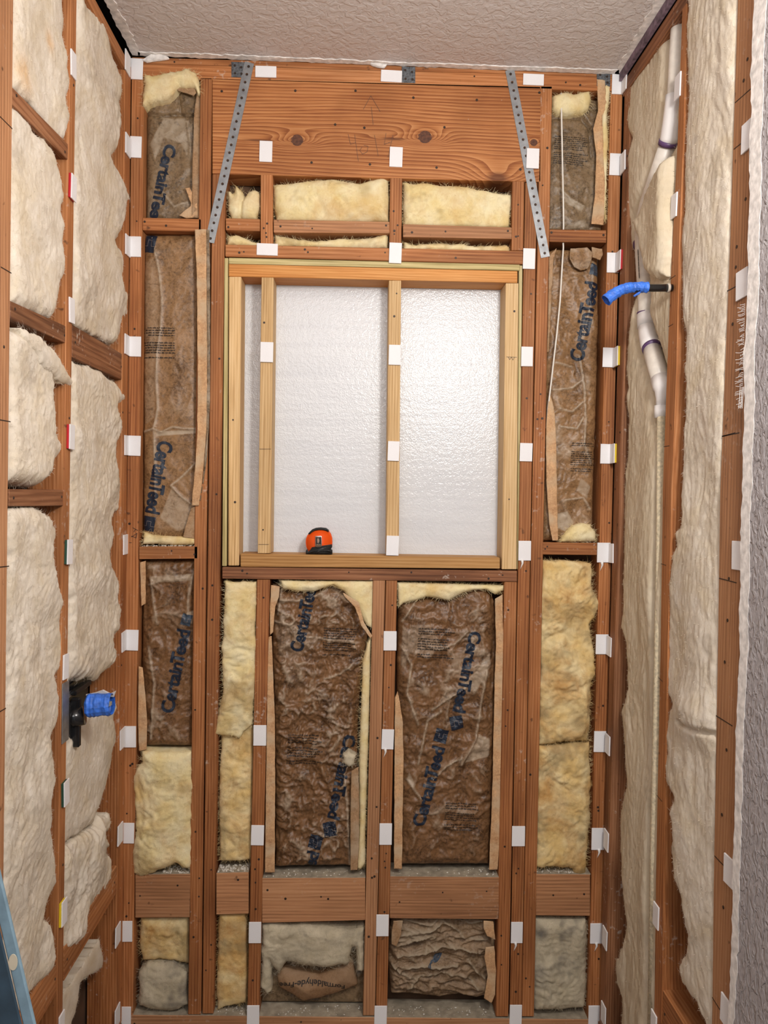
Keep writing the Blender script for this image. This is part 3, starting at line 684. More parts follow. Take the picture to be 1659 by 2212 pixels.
# ------------------------------------------------------------------ glass wool
def wool_h(edge, bulge, r, amp, seed, su=1., sv=1., extra=None, lump=1.):
    def f(u, v, d):
        s = np.clip(d / r, 0, 1); p = np.sqrt(np.maximum(1 - (1 - s) ** 2, 0)); m_ = np.clip(d / .02, 0, 1)
        a = u * su; b = v * sv
        wa = a + .03 * pn(a * 9, b * 9, seed); wb = b + .03 * pn(a * 9, b * 9, seed + 9)
        k = np.clip(.5 + 1.6 * pn(a * 5, b * 5, seed + 6), .12, 1) * lump
        n = amp * 1.5 * pn(wa * 6, wb * 6, seed + 1) + k * amp * .75 * (np.abs(pn(wa * 13, wb * 13, seed + 2)) * 2 - .5)
        n = n + k * amp * .40 * (np.abs(pn(wa * 34, wb * 34, seed + 3)) * 2 - .4) + amp * .20 * pn(wa * 80, wb * 80, seed + 4)
        n = n + amp * .13 * pn(wa * 190, wb * 190, seed + 5)
        h = edge + bulge * p + n * m_ + amp * .25 * pn(wa * 60, wb * 60, seed + 8) * (1 - m_)
        if extra is not None: h = h + extra(u, v, d)
        return h
    return f
def tone_noise(seed, f=7, lo=.15, hi=.5, spots=(), F=None):
    S = [(F.uv([(x, y)])[0], r) for x, y, r in spots]
    def t(u, v, d, h):
        a = pn(u * f, v * f, seed) + .5 * pn(u * f * 3, v * f * 3, seed + 1) + .4 * pn(u * f * 9, v * f * 9, seed + 2)
        o = np.clip((a - lo) / (hi - lo), 0, 1) * .8
        for c, r in S:
            q = np.exp(-(((u - c[0]) ** 2 + (v - c[1]) ** 2) / r ** 2)); o = np.maximum(o, np.clip(q * (1.1 + .9 * a), 0, 1))
        return o
    return t
WID = [100]
M['stained'] = wool('orange_stained_cream_wool', (.69, .61, .49), (.80, .735, .63), (.68, .56, .36), amt=.45, grey=(.72, .43, .17), greyamt=.6, bump=.8)
def wool_batt(name, label, F, poly, mat, edge=-.015, bulge=.012, r=.035, amp=.008, rag=.004, back=-.085, strands=None, res=.004, su=1., sv=1., cat='insulation', spots=(), parent=None, extra=None, lo=.25, poff=0., slen=.012, swid=.0006):
    lump = .55 if F is not B else 1.25
    if F is not B: rag *= 1.35
    WID[0] += 13; sd = WID[0]
    P = F.uv(poly); per = np.linalg.norm(P - np.roll(P, -1, 0), axis=1).sum()
    if strands is None: strands = (int(per * 560), int(abs(np.dot(P[:, 0], np.roll(P[:, 1], -1)) - np.dot(P[:, 1], np.roll(P[:, 0], -1))) / 2 * 16000))
    o = relief(name, F, poly, wool_h(edge, bulge, r, amp, sd, su, sv, extra, lump), mat, res, back, rag, sd, tone_noise(sd, 7, lo, max(.75, lo + .4), spots, F), strands, parent, poff, swid, slen)
    if parent is None: tag(o, label, cat)
    elif label: o['label'] = label
    return o
GW = 'glass_wool_batt'
C = M['cream']; T = M['tan']; Y = M['yellow']; PY = M['pale_yellow']; G = M['grey_wool']
A1 = [(29, -50), (138, -50), (140, 10), (145, 51), (141, 80), (152, 111), (150, 150), (159, 182), (148, 216), (152, 235), (157, 253), (145, 302), (132, 297), (101, 262), (70, 222), (28, 190)]
wool_batt(GW, 'cream wool with an orange stain, topmost in the near left-wall bay', L, A1, M['stained'], edge=-.012, bulge=.012, amp=.006, rag=.003, lo=.95, spots=((52, 160, .035), (110, 90, .02)))
A2 = [(28, 226), (54, 240), (84, 290), (108, 306), (125, 331), (128, 352), (135, 371), (140, 400), (145, 422), (138, 456), (148, 486), (142, 526), (147, 557), (146, 591), (135, 615), (131, 640), (128, 669), (115, 690), (95, 682), (25, 654)]
wool_batt(GW, 'cream wool between the two upper weathered blocks of the left wall', L, A2, C, edge=-.014, bulge=.014, amp=.007, lo=.45)
A3 = [(24, 709), (45, 712), (70, 722), (101, 755), (118, 790), (125, 830), (122, 860), (125, 888), (128, 929), (140, 945), (145, 975), (138, 990), (124, 1000), (115, 1036), (98, 1050), (60, 1048), (23, 1047)]
wool_batt(GW, 'cream wool sagging before exposed grey paper in the near left-wall bay', L, A3, C, edge=-.03, bulge=.034, amp=.009, lo=.45, extra=None)
wool_batt('wool_flap', 'torn tongue of cream wool hanging over the grey building paper', L, [(40, 706), (75, 722), (110, 752), (135, 790), (158, 828), (150, 838), (125, 824), (95, 795), (60, 745)], C, edge=-.002, bulge=.010, r=.02, amp=.004, back=-.03, lo=.6)
A4 = [(21, 1101), (60, 1096), (91, 1097), (115, 1118), (127, 1141), (128, 1160), (121, 1201), (128, 1240), (133, 1269), (142, 1299), (137, 1330), (135, 1350), (140, 1380), (147, 1404), (142, 1441), (126, 1458), (131, 1480), (135, 1505), (132, 1552), (118, 1589), (119, 1620), (124, 1660), (127, 1677), (116, 1717), (111, 1785), (123, 1839), (130, 1903), (108, 1954), (101, 1991), (118, 1998), (121, 2055), (116, 2100), (95, 2120), (70, 2150), (30, 2210), (-30, 2260), (2, 1900), (10, 1700), (16, 1400)]
wool_batt(GW, 'long cream wool filling the lower near bay of the left wall', L, A4, C, edge=-.012, bulge=.012, amp=.008, lo=.4)
B1 = [(166, -60), (178, -20), (190, 15), (206, 22), (218, 34), (229, 50), (236, 70), (240, 94), (244, 112), (252, 135), (262, 155), (268, 175), (266, 202), (262, 222), (263, 250), (266, 270), (260, 300), (256, 321), (246, 337), (252, 352), (260, 368), (268, 390), (278, 412), (293, 437), (276, 444), (272, 460), (270, 479), (262, 500), (253, 523), (264, 540), (270, 567), (263, 601), (268, 620), (287, 635), (276, 645), (280, 689), (267, 702), (264, 722), (250, 746), (216, 726), (190, 712), (158, 698), (161, 400)]
wool_batt(GW, 'cream wool of the far left-wall bay above its wide block', L, B1, C, edge=-.014, bulge=.016, amp=.008, rag=.004, lo=.4)
B2 = [(156, 780), (189, 787), (215, 798), (233, 812), (255, 827), (268, 846), (285, 871), (262, 872), (252, 880), (258, 905), (260, 932), (250, 972), (256, 1000), (260, 1026), (268, 1057), (263, 1101), (248, 1118), (253, 1158), (244, 1190), (243, 1218), (255, 1240), (262, 1262), (257, 1290), (263, 1316), (253, 1363), (241, 1380), (247, 1400), (251, 1424), (243, 1440), (228, 1452), (216, 1471), (197, 1462), (179, 1468), (165, 1462), (149, 1475), (150, 1200)]
wool_batt(GW, 'cream wool of the far left-wall bay above the shower valve', L, B2, C, edge=-.014, bulge=.018, amp=.010, rag=.005, lo=.3)
B3 = [(147, 1572), (165, 1590), (190, 1575), (204, 1540), (232, 1500), (250, 1500), (262, 1525), (254, 1545), (256, 1566), (260, 1589), (246, 1630), (242, 1665), (236, 1700), (224, 1744), (210, 1780), (175, 1806), (143, 1825), (145, 1700)]
wool_batt(GW, 'greyish cream wool just below the taped shower valve', L, B3, C, edge=-.018, bulge=.012, amp=.007, lo=.0)
B4 = [(142, 1830), (175, 1812), (208, 1788), (219, 1761), (230, 1764), (244, 1754), (247, 1775), (241, 1795), (233, 1795), (243, 1825), (233, 1832), (246, 1852), (245, 1880), (243, 1900), (223, 1937), (205, 1955), (189, 1974), (193, 2008), (175, 2038), (160, 2044), (145, 2056), (138, 2052), (140, 1950)]
wool_batt(GW, 'lumpy cream wool resting on the low wide block of the left wall', L, B4, C, edge=-.016, bulge=.02, amp=.012, rag=.006, lo=.2)
B5 = [(236, 2027), (243, 2068), (241, 2090), (219, 2106), (196, 2122), (192, 2156), (183, 2195), (170, 2235), (130, 2240), (137, 2192), (160, 2150), (189, 2103)]
wool_batt(GW, 'flat yellowish wool sheet under the low wide block of the left wall', L, B5, C, edge=-.03, bulge=.006, amp=.002, lo=.9)
# right wall
def ra_extra(u, v, d):
    o = 0
    for pts, a_, w_ in (([(1468, 20), (1460, 180), (1450, 290), (1420, 380), (1385, 480), (1384, 540), (1394, 640), (1396, 700), (1408, 750), (1430, 828), (1430, 900)], .062, .042), ([(1430, 890), (1427, 1150), (1421, 1450), (1413, 1850), (1407, 2240)], .030, .015)):
        dd, _, _ = segdist(np.ravel(u), np.ravel(v), R.uv(pts, -.02), False); o = o - a_ * np.exp(-(dd / w_) ** 2)
    return o
RA = [(1466, -30), (1458, 20), (1446, 52), (1436, 68), (1427, 84), (1414, 96), (1404, 105), (1394, 122), (1387, 135), (1376, 150), (1370, 162), (1358, 182), (1351, 196), (1348, 236), (1350, 287), (1362, 302), (1356, 320), (1353, 337), (1350, 405), (1343, 466), (1350, 506), (1356, 561), (1360, 601), (1362, 638), (1355, 682), (1351, 736), (1346, 803), (1351, 837), (1345, 857), (1350, 904), (1348, 972), (1343, 1022), (1340, 1140), (1341, 1201), (1341, 1302), (1336, 1356), (1346, 1390), (1348, 1488), (1335, 1539), (1343, 1640), (1346, 1694), (1333, 1751), (1333, 1819), (1336, 1903), (1346, 1994), (1336, 2048), (1322, 2078), (1323, 2122), (1336, 2156), (1333, 2260), (1405, 2260), (1411, 2150), (1417, 1900), (1425, 1400), (1432, 1060), (1452, 560), (1464, 300), (1474, 0)]
wool_batt(GW, 'long tan wool batt of the far right-wall bay behind the drain pipe', R, RA, T, extra=ra_extra, edge=-.014, bulge=.008, amp=.007, rag=.003, sv=.4, lo=.4)
RF = [(1390, 450), (1396, 425), (1408, 398), (1420, 375), (1438, 345), (1449, 335), (1448, 420), (1446, 520), (1444, 598), (1425, 604), (1402, 592), (1394, 560), (1388, 530), (1381, 500), (1370, 487), (1372, 475), (1384, 462)]
wool_batt('wool_flap', 'bunched flap of tan wool folded over the white drain pipe', R, RF, T, edge=-.004, bulge=.030, r=.03, amp=.007, back=-.05, sv=.6, lo=.4, poff=.005)
RU = [(1466, -30), (1474, 0), (1470, 60), (1456, 66), (1452, 130), (1450, 200), (1446, 250), (1432, 300), (1420, 340), (1410, 300), (1425, 200), (1428, 120), (1436, 68), (1450, 30)]
wool_batt('wool_flap', 'tan wool bulging beside the drain pipe near the ceiling', R, RU, T, edge=-.04, bulge=.022, r=.03, amp=.006, back=-.05, sv=.4, lo=.5)
RB = [(1488, -40), (1484, 0), (1480, 60), (1480, 101), (1482, 162), (1483, 209), (1478, 270), (1475, 371), (1475, 456), (1468, 489), (1466, 540), (1470, 601), (1471, 682), (1480, 729), (1475, 803), (1478, 864), (1471, 938), (1471, 1006), (1466, 1073), (1468, 1134), (1454, 1149), (1459, 1178), (1448, 1198), (1444, 1242), (1439, 1262), (1441, 1323), (1432, 1356), (1434, 1421), (1429, 1458), (1437, 1505), (1450, 1518), (1441, 1542), (1432, 1589), (1437, 1626), (1429, 1653), (1437, 1694), (1455, 1724), (1444, 1751), (1452, 1785), (1448, 1839), (1454, 1903), (1468, 1937), (1475, 1985), (1481, 2018), (1475, 2062), (1461, 2085), (1468, 2122), (1498, 2166), (1518, 2212), (1536, 2260), (1538, 2200), (1543, 1900), (1550, 1400), (1557, 1060), (1576, 560), (1594, 0), (1596, -40)]
def rb_extra(u, v, d):
    e1 = R.uv([(1470, 1560), (1500, 1575), (1552, 1588)]); dd, _, _ = segdist(np.ravel(u), np.ravel(v), e1, False)
    c = R.uv([(1500, 1545)])[0]
    return -.014 * np.exp(-(dd / .006) ** 2) + .016 * np.exp(-(((u - c[0]) / .10) ** 2 + ((v - c[1]) / .05) ** 2))
wool_batt(GW, 'long pale wool batt of the near right-wall bay, its ragged edge loose', R, RB, M['cream'], edge=-.012, bulge=.014, amp=.0065, rag=.004, sv=.45, lo=.35, extra=rb_extra)

# back wall, bare wool
wool_batt('wool_scrap', 'ragged yellow wool tuft over the papered bay at the top left corner', B, [(313, 166), (348, 164), (375, 157), (404, 151), (425, 160), (432, 183), (430, 205), (419, 192), (389, 186), (376, 202), (363, 212), (333, 221), (311, 231)], PY, edge=.002, bulge=.020, r=.03, amp=.007, rag=.005, back=-.04, lo=.4)
wool_batt('wool_scrap', 'yellow wool tuft over the papered bay at the top right corner', B, [(1196, 206), (1215, 199), (1240, 200), (1275, 195), (1279, 212), (1272, 232), (1262, 241), (1228, 246), (1205, 243), (1195, 232)], PY, edge=-.012, bulge=.022, r=.03, amp=.006, rag=.003, back=-.06, lo=.5)
def heart(u, v, d):
    e1 = B.uv([(527, 415), (520, 435), (516, 472)]); dd, _, _ = segdist(np.ravel(u), np.ravel(v), e1, False)
    return -.016 * np.exp(-(dd / .006) ** 2)
wool_batt('wool_scrap', 'small heart-shaped yellow wool tuft over the window at far left', B, [(490, 409), (495, 407), (503, 418), (507, 395), (513, 400), (520, 408), (527, 419), (537, 410), (547, 406), (556, 409), (561, 418), (561, 442), (552, 470), (499, 471), (491, 450)], PY, edge=-.022, bulge=.022, r=.03, amp=.004, rag=.001, extra=heart, lo=.8)
wool_batt('wool_scrap', 'plump pale yellow wool over the window, in the middle opening', B, [(589, 397), (606, 393), (629, 392), (673, 386), (721, 383), (745, 387), (777, 393), (800, 386), (827, 379), (838, 385), (841, 420), (840, 476), (800, 477), (697, 476), (596, 475), (591, 450), (592, 430)], PY, edge=-.020, bulge=.024, r=.04, amp=.006, rag=.0015, spots=((790, 410, .02), (590, 460, .02)), lo=.45)
wool_batt('wool_scrap', 'plump pale yellow wool over the window, in the right opening', B, [(871, 389), (895, 393), (921, 391), (955, 396), (990, 398), (1049, 407), (1080, 414), (1106, 416), (1106, 440), (1102, 487), (1060, 489), (1013, 487), (940, 486), (873, 483)], PY, edge=-.020, bulge=.022, r=.04, amp=.007, rag=.002, lo=.35)
for lab, pl in (('thin wool strip below the block row over the window, leftmost', [(489, 508), (503, 504), (522, 507), (540, 516), (561, 521), (560, 529), (489, 526)]), ('thin wool strip below the block row over the window, middle one', [(592, 503), (625, 510), (660, 514), (687, 515), (720, 513), (788, 512), (800, 508), (836, 501), (840, 510), (840, 534), (700, 531), (592, 529)]), ('thin wool strip below the block row over the window, rightmost', [(872, 519), (900, 524), (940, 521), (990, 523), (1050, 528), (1098, 524), (1104, 530), (1104, 544), (980, 541), (872, 537)])):
    wool_batt('wool_scrap', lab, B, pl, PY, edge=-.025, bulge=.016, r=.02, amp=.006, rag=.003, lo=.2)
FL = [(306, 1622), (350, 1626), (413, 1624), (415, 1700), (413, 1760), (412, 1876), (402, 1878), (380, 1866), (351, 1876), (330, 1885), (304, 1896), (289, 1886), (285, 1842), (294, 1795), (290, 1717), (287, 1677), (296, 1660), (306, 1650)]
wool_batt(GW, 'yellow wool spilling over the left corner stud above its wide block', B, FL, PY, edge=-.004, bulge=.016, r=.03, amp=.009, rag=.003, spots=((315, 1870, .03), (400, 1700, .02)), lo=.2)
wool_batt(GW, 'brownish wool right under the leftmost wide block', B, [(299, 1988), (407, 1984), (406, 2040), (405, 2092), (371, 2087), (340, 2082), (304, 2085), (297, 2055)], Y, edge=-.03, bulge=.018, r=.03, amp=.010, rag=.003, lo=-.1)
wool_batt(GW, 'pale grey ball of wool on the bottom plate in the leftmost bay', B, [(297, 2108), (317, 2088), (371, 2085), (402, 2108), (405, 2176), (371, 2191), (325, 2186), (297, 2178)], G, edge=-.02, bulge=.022, r=.04, amp=.007, lo=.1)
N1 = [(486, 1254), (520, 1258), (554, 1257), (552, 1351), (550, 1456), (545, 1566), (535, 1575), (527, 1582), (516, 1598), (505, 1592), (490, 1591), (463, 1586), (470, 1548), (477, 1516), (483, 1490), (480, 1447), (479, 1397), (483, 1380), (483, 1314)]
wool_batt(GW, 'yellow wool hanging out of the narrow bay left below the window', B, N1, PY, edge=-.006, bulge=.018, r=.03, amp=.010, rag=.003, lo=.15)
wool_batt(GW, 'brown-yellow wool lower in the narrow bay, below the hanging lump', B, [(479, 1560), (545, 1565), (543, 1704), (540, 1862), (520, 1868), (472, 1866), (471, 1780), (470, 1704)], Y, edge=-.026, bulge=.016, r=.03, amp=.009, rag=.002, lo=.1)
wool_batt(GW, 'brown-yellow wool under the smallest wide block', B, [(471, 1979), (530, 1977), (531, 2055), (530, 2176), (486, 2184), (467, 2192), (465, 2150)], Y, edge=-.026, bulge=.014, r=.03, amp=.007, rag=.002, lo=.2)
G1 = [(1173, 1211), (1225, 1212), (1279, 1219), (1281, 1269), (1290, 1290), (1297, 1303), (1289, 1329), (1274, 1350), (1280, 1380), (1286, 1414), (1289, 1454), (1279, 1471), (1276, 1540), (1275, 1603), (1220, 1604), (1164, 1611), (1167, 1437), (1169, 1302)]
wool_batt(GW, 'upper lumpy dirty-yellow wool in the right corner bay below the block', B, G1, Y, edge=-.012, bulge=.018, r=.03, amp=.014, rag=.004, spots=((1235, 1325, .03), (1250, 1560, .025), (1175, 1540, .02)), lo=.1)
wool_batt(GW, 'lower orange-yellow wool in the right corner bay on the wide block', B, [(1164, 1614), (1275, 1606), (1279, 1700), (1277, 1768), (1269, 1869), (1262, 1895), (1250, 1903), (1240, 1878), (1200, 1877), (1159, 1877), (1161, 1700)], Y, edge=-.014, bulge=.016, r=.03, amp=.011, rag=.004, spots=((1258, 1810, .015), (1255, 1890, .02)), lo=.2)
wool_batt(GW, 'grey-white wool pillow on the bottom plate in the right corner bay', B, [(1157, 1989), (1215, 1993), (1269, 1990), (1272, 2021), (1270, 2100), (1267, 2183), (1210, 2188), (1154, 2187), (1155, 2090)], G, edge=-.022, bulge=.022, r=.04, amp=.011, rag=.002, spots=((1170, 2020, .02), (1165, 2100, .02)), lo=.2)

# ------------------------------------------------------------------ kraft-faced batts with their printing
def kraft_h(base, bulge, r, amp, seed, f=9., folds=(), su=1., sv=1.):
    FD = [(B.uv(pts), a, w_) for pts, a, w_ in folds]
    def h(u, v, d):
        s = np.clip(d / r, 0, 1); p = np.sqrt(np.maximum(1 - (1 - s) ** 2, 0)); m_ = np.clip(d / .012, 0, 1)
        a_ = u * su; b_ = v * sv
        wu = a_ + .018 * pn(a_ * 11, b_ * 11, seed); wv = b_ + .018 * pn(a_ * 11, b_ * 11, seed + 1)
        n = amp * (-np.abs(pn(wu * f, wv * f, seed + 2)) * 2.4 + .6) + amp * .72 * (-np.abs(pn(wu * f * 2.6, wv * f * 2.6, seed + 3)) * 2.2 + .5)
        n += amp * .42 * (-np.abs(pn(wu * f * 6.5, wv * f * 6.5, seed + 4)) * 2.2 + .5) + amp * .5 * pn(u * 4, v * 4, seed + 5)
        o = base + bulge * p + n * m_
        for P_, a, w_ in FD:
            dd, _, _ = segdist(np.ravel(u), np.ravel(v), P_, False); o = o + a * np.exp(-dd / w_)
        return o
    return h
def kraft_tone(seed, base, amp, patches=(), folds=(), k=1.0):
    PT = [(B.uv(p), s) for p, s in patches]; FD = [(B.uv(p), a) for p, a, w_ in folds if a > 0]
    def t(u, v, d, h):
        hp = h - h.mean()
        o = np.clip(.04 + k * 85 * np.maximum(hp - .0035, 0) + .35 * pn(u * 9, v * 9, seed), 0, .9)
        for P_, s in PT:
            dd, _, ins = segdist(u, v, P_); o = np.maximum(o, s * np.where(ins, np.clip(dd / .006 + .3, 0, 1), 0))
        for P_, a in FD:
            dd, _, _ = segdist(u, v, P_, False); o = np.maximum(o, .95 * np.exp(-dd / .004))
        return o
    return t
KS = [500]
def kraft_batt(label, poly, mat, flanges=(), base=-.045, bulge=.02, r=.03, amp=.004, f=9., folds=(), patches=(), su=1., sv=1., k=1., res=.0035):
    KS[0] += 17; sd = KS[0]
    P_ = B.uv(poly); c = P_.mean(0)
    e_ = empty('kraft_faced_batt', (c[0], .05, P_[:, 1].min()), label, 'insulation')
    fc = relief('kraft_facing', B, poly, kraft_h(base, bulge, r, amp, sd, f, folds, su, sv), mat, res, -.085, .0012, sd, kraft_tone(sd, base, amp, patches, folds, k), (0, 0), e_)
    for i, (pl, mt, hh) in enumerate(flanges):
        s2 = sd + i + 3
        relief('stapling_flange', B, pl, (lambda hh, s2: lambda u, v, d: hh + .0022 * pn(u * 40, v * 9, s2) + .0012 * pn(u * 60, v * 60, s2))(hh, s2), M[mt], .004, hh - .0035, .0008, s2, lambda u, v, d, h: np.clip(.3 + pn(u * 20, v * 20, 4), 0, 1), (0, 0), e_)
    return e_, fc
def drape(bm, surf, off=.0013):
    bvh, F = SURF[surf.name]; bad = []
    for v in bm.verts:
        o = Vector(F.w(v.co.x, v.co.y, .3)); loc, n_, i, d_ = bvh.ray_cast(o, Vector(-F.n))
        if loc is None:
            loc, n_, i, d_ = bvh.find_nearest(Vector(F.w(v.co.x, v.co.y, 0.0))); loc = Vector((F.w(v.co.x, v.co.y, 0))); bad.append(v); continue
        v.co = loc + Vector(F.n) * off
    bmesh.ops.delete(bm, geom=list(set(bad)), context='VERTS')
def text_bm(s, bold=.018):
    cu = bpy.data.curves.new('lettering', 'FONT'); cu.body = s; cu.offset = bold; cu.resolution_u = 3; cu.space_character = .96
    o = bpy.data.objects.new('lettering', cu); COL.objects.link(o); dg = bpy.context.evaluated_depsgraph_get(); dg.update()
    me = bpy.data.meshes.new_from_object(o.evaluated_get(dg)); bm = bmesh.new(); bm.from_mesh(me)
    bpy.data.objects.remove(o); bpy.data.meshes.remove(me); return bm
def word_bm(s, bold):
    k = s.find('T')
    if k <= 0: return text_bm(s, bold)
    a = None
    for part, gap in ((s[:k], 0), ('T', -.10), (s[k + 1:], -.11)):
        b = text_bm(part, bold)
        if a is None: a = b; continue
        xa = max(v.co.x for v in a.verts); xb = min(v.co.x for v in b.verts)
        for v in b.verts: v.co.x += xa - xb + gap
        me = bpy.data.meshes.new('lettering'); b.to_mesh(me); b.free(); a.from_mesh(me); bpy.data.meshes.remove(me)
    return a
def lettering(s, surf, p0, p1, cap, mat=None, off=.0013, arc=0., name='printed_lettering', bold=.036):
    """baseline from p0 to p1 (photograph points), cap height in metres"""
    F = SURF[surf.name][1]; a, b = F.uv([p0, p1], -.03); d = b - a; Ln = np.linalg.norm(d); d /= Ln; up = np.array([-d[1], d[0]])
    bm = word_bm(s, bold); xs = [v.co.x for v in bm.verts]; x0, x1 = min(xs), max(xs)
    bmesh.ops.triangulate(bm, faces=bm.faces)
    for v in bm.verts:
        x = (v.co.x - x0) / (x1 - x0); y = v.co.y / .73 * cap * 1.08
        v.co = Vector((x * Ln, y - arc * 4 * x * (1 - x), 0))
    for _ in range(3):
        es = [e_ for e_ in bm.edges if e_.calc_length() > .006]
        if not es: break
        bmesh.ops.subdivide_edges(bm, edges=es, cuts=1); bmesh.ops.triangulate(bm, faces=bm.faces)
    for v in bm.verts:
        q = a + d * v.co.x + up * v.co.y; v.co = Vector((q[0], q[1], 0))
    drape(bm, surf, off)
    if not bm.faces: bm.free(); return None
    return mobj(name, bm, mat or M['ink'], surf)
def emblem(surf, cx, cy, ang, w_, h_, mat=None, mirror=False):
    """dark square with a stepped light line; ang = reading direction in degrees"""
    F = SURF[surf.name][1]; c = F.uv([(cx, cy)], -.03)[0]; a = math.radians(ang); d = np.array([math.cos(a), math.sin(a)]); up = np.array([-d[1], d[0]])
    bm = bmesh.new(); bmesh.ops.create_grid(bm, x_segments=9, y_segments=9, size=.5)
    for v in bm.verts:
        q = c + d * v.co.x * w_ + up * v.co.y * h_; v.co = Vector((q[0], q[1], 0))
    drape(bm, surf, .0013); mobj('printed_emblem', bm, mat or M['ink'], surf)
    bm = bmesh.new(); t = .0012
    pts = [(.16, .5), (.16, .17), (-.17, .17), (-.17, -.17), (.16, -.17), (.16, -.5)]
    for (x0, y0), (x1, y1) in zip(pts, pts[1:]):
        A = c + d * x0 * w_ + up * y0 * h_; Bq = c + d * x1 * w_ + up * y1 * h_; dd = (Bq - A); l = np.linalg.norm(dd); dd /= l; pp = np.array([-dd[1], dd[0]]) * t / 2
        n = 5; rows = []
        for k in range(n + 1):
            q = A + dd * l * k / n; rows.append((bm.verts.new((*(q + pp), 0)), bm.verts.new((*(q - pp), 0))))
        for r0, r1 in zip(rows, rows[1:]): bm.faces.new((r0[0], r1[0], r1[1], r0[1]))
    drape(bm, surf, .0022); mobj('emblem_line', bm, M['line_light'], surf)
def fine_print(surf, x0, y0, x1, y1, lines=12, skip=(3, 4, 10), ang=0, seed=1, right=False):
    F = SURF[surf.name][1]; r_ = random.Random(seed)
    a, b = F.uv([(x0, y0), (x1, y1)], -.03); W = b[0] - a[0]; Hh = a[1] - b[1]; bm = bmesh.new(); ca, sa = math.cos(math.radians(ang)), math.sin(math.radians(ang))
    lh = Hh / lines
    for i in range(lines):
        if i in skip: continue
        x = 0; end = W * r_.uniform(.8, 1.0)
        st = W - end if right else 0
        while x < end:
            wl = r_.randint(2, 8)
            for k in range(wl):
                if x > end: break
                hh = lh * r_.choice([.42, .42, .6]); cw = .0017
                q = []
                for dx, dy in ((0, 0), (cw * .72, 0), (cw * .72, hh), (0, hh)):
                    X, Yv = st + x + dx, -lh * (i + .8) + dy; q.append(bm.verts.new((a[0] + X * ca - Yv * sa, a[1] + X * sa + Yv * ca, 0)))
                bm.faces.new(q); x += cw
            x += .0019
    drape(bm, surf, .0012); mobj('fine_print', bm, M['ink_black'], surf)

# leftmost bay, three papered batts
f1 = [([(312, 235), (345, 240), (380, 236), (418, 240)], -.018, .003), ([(379, 190), (384, 215), (386, 236)], -.01, .003), ([(345, 245), (402, 255), (408, 330)], .003, .006), ([(340, 400), (372, 440), (400, 430)], .006, .004)]
e1, k1 = kraft_batt('grey-brown paper-faced batt at the top of the left corner bay', [(310, 172), (434, 172), (433, 320), (431, 470), (308, 470)], M['kraft_grey'],
    [([(418, 240), (424, 195), (431, 190), (432, 300), (430, 468), (412, 466), (414, 340)], 'flange_old', -.012), ([(378, 190), (384, 184), (420, 190), (424, 200), (418, 206), (385, 196)], 'flange_old', .0), ([(398, 403), (408, 402), (424, 436), (426, 466), (400, 468), (385, 462), (412, 440)], 'flange', -.012)],
    base=-.045, bulge=.018, amp=.003, folds=f1, patches=[([(318, 300), (348, 246), (396, 246), (404, 300), (400, 330), (385, 300), (350, 290), (330, 340)], .8), ([(310, 400), (330, 400), (335, 468), (310, 468)], .5)])
lettering('CertainTee', k1, (357, 311), (324, 470), .034, M['ink'])
f2 = [([(325, 510), (340, 580), (346, 640), (344, 700), (335, 760), (333, 820), (337, 880), (328, 925)], .006, .004), ([(303, 932), (328, 925), (345, 932), (370, 921), (390, 924), (425, 925)], .009, .0035), ([(366, 1049), (385, 1070), (416, 1094)], .008, .003), ([(418, 1000), (395, 1025), (366, 1049)], .006, .004), ([(329, 930), (331, 990), (331, 1080)], .006, .003)]
e2, k2 = kraft_batt('tall brown paper-faced batt in the left corner bay beside the window', [(305, 499), (428, 499), (426, 800), (424, 1165), (318, 1166), (303, 1166), (304, 800)], M['kraft_mid'],
    [([(422, 497), (446, 497), (447, 640), (448, 805), (446, 935), (436, 1050), (430, 1092), (415, 1092), (423, 1000), (427, 935), (428, 805), (426, 600)], 'flange', .006), ([(446, 497), (453, 497), (454, 700), (454, 860), (448, 985), (434, 1080), (430, 1090), (437, 1050), (446, 935), (448, 800)], 'kraft_grey', .003), ([(394, 1160), (412, 1098), (427, 1090), (426, 1164)], 'flange_old', -.004)],
    base=-.042, bulge=.022, amp=.0025, f=7, folds=f2, patches=[([(330, 930), (425, 926), (425, 935), (335, 942)], 1.0), ([(306, 560), (330, 548), (343, 600), (344, 700), (334, 760), (332, 900), (306, 920)], .35), ([(366, 1052), (415, 1095), (405, 1140), (380, 1150), (340, 1120)], .6)], k=.5)
lettering('CertainTeed', k2, (345, 951), (315, 1106), .043)
emblem(k2, 323, 1131, -98, .045, .038); emblem(k2, 326, 528, -100, .055, .034)
fine_print(k2, 310, 706, 379, 777, 13, (4, 5, 11), seed=4, right=True)
wool_batt('wool_edge', None, B, [(310, 1150), (330, 1156), (420, 1162), (424, 1177), (306, 1176)], PY, edge=-.012, bulge=.01, r=.012, amp=.005, rag=.002, parent=e2)
f3 = [([(322, 1250), (326, 1290), (336, 1350)], .006, .004), ([(418, 1230), (404, 1290), (403, 1330)], .008, .003), ([(318, 1265), (350, 1255), (412, 1250)], .006, .006), ([(316, 1400), (330, 1480), (322, 1600)], .005, .004)]
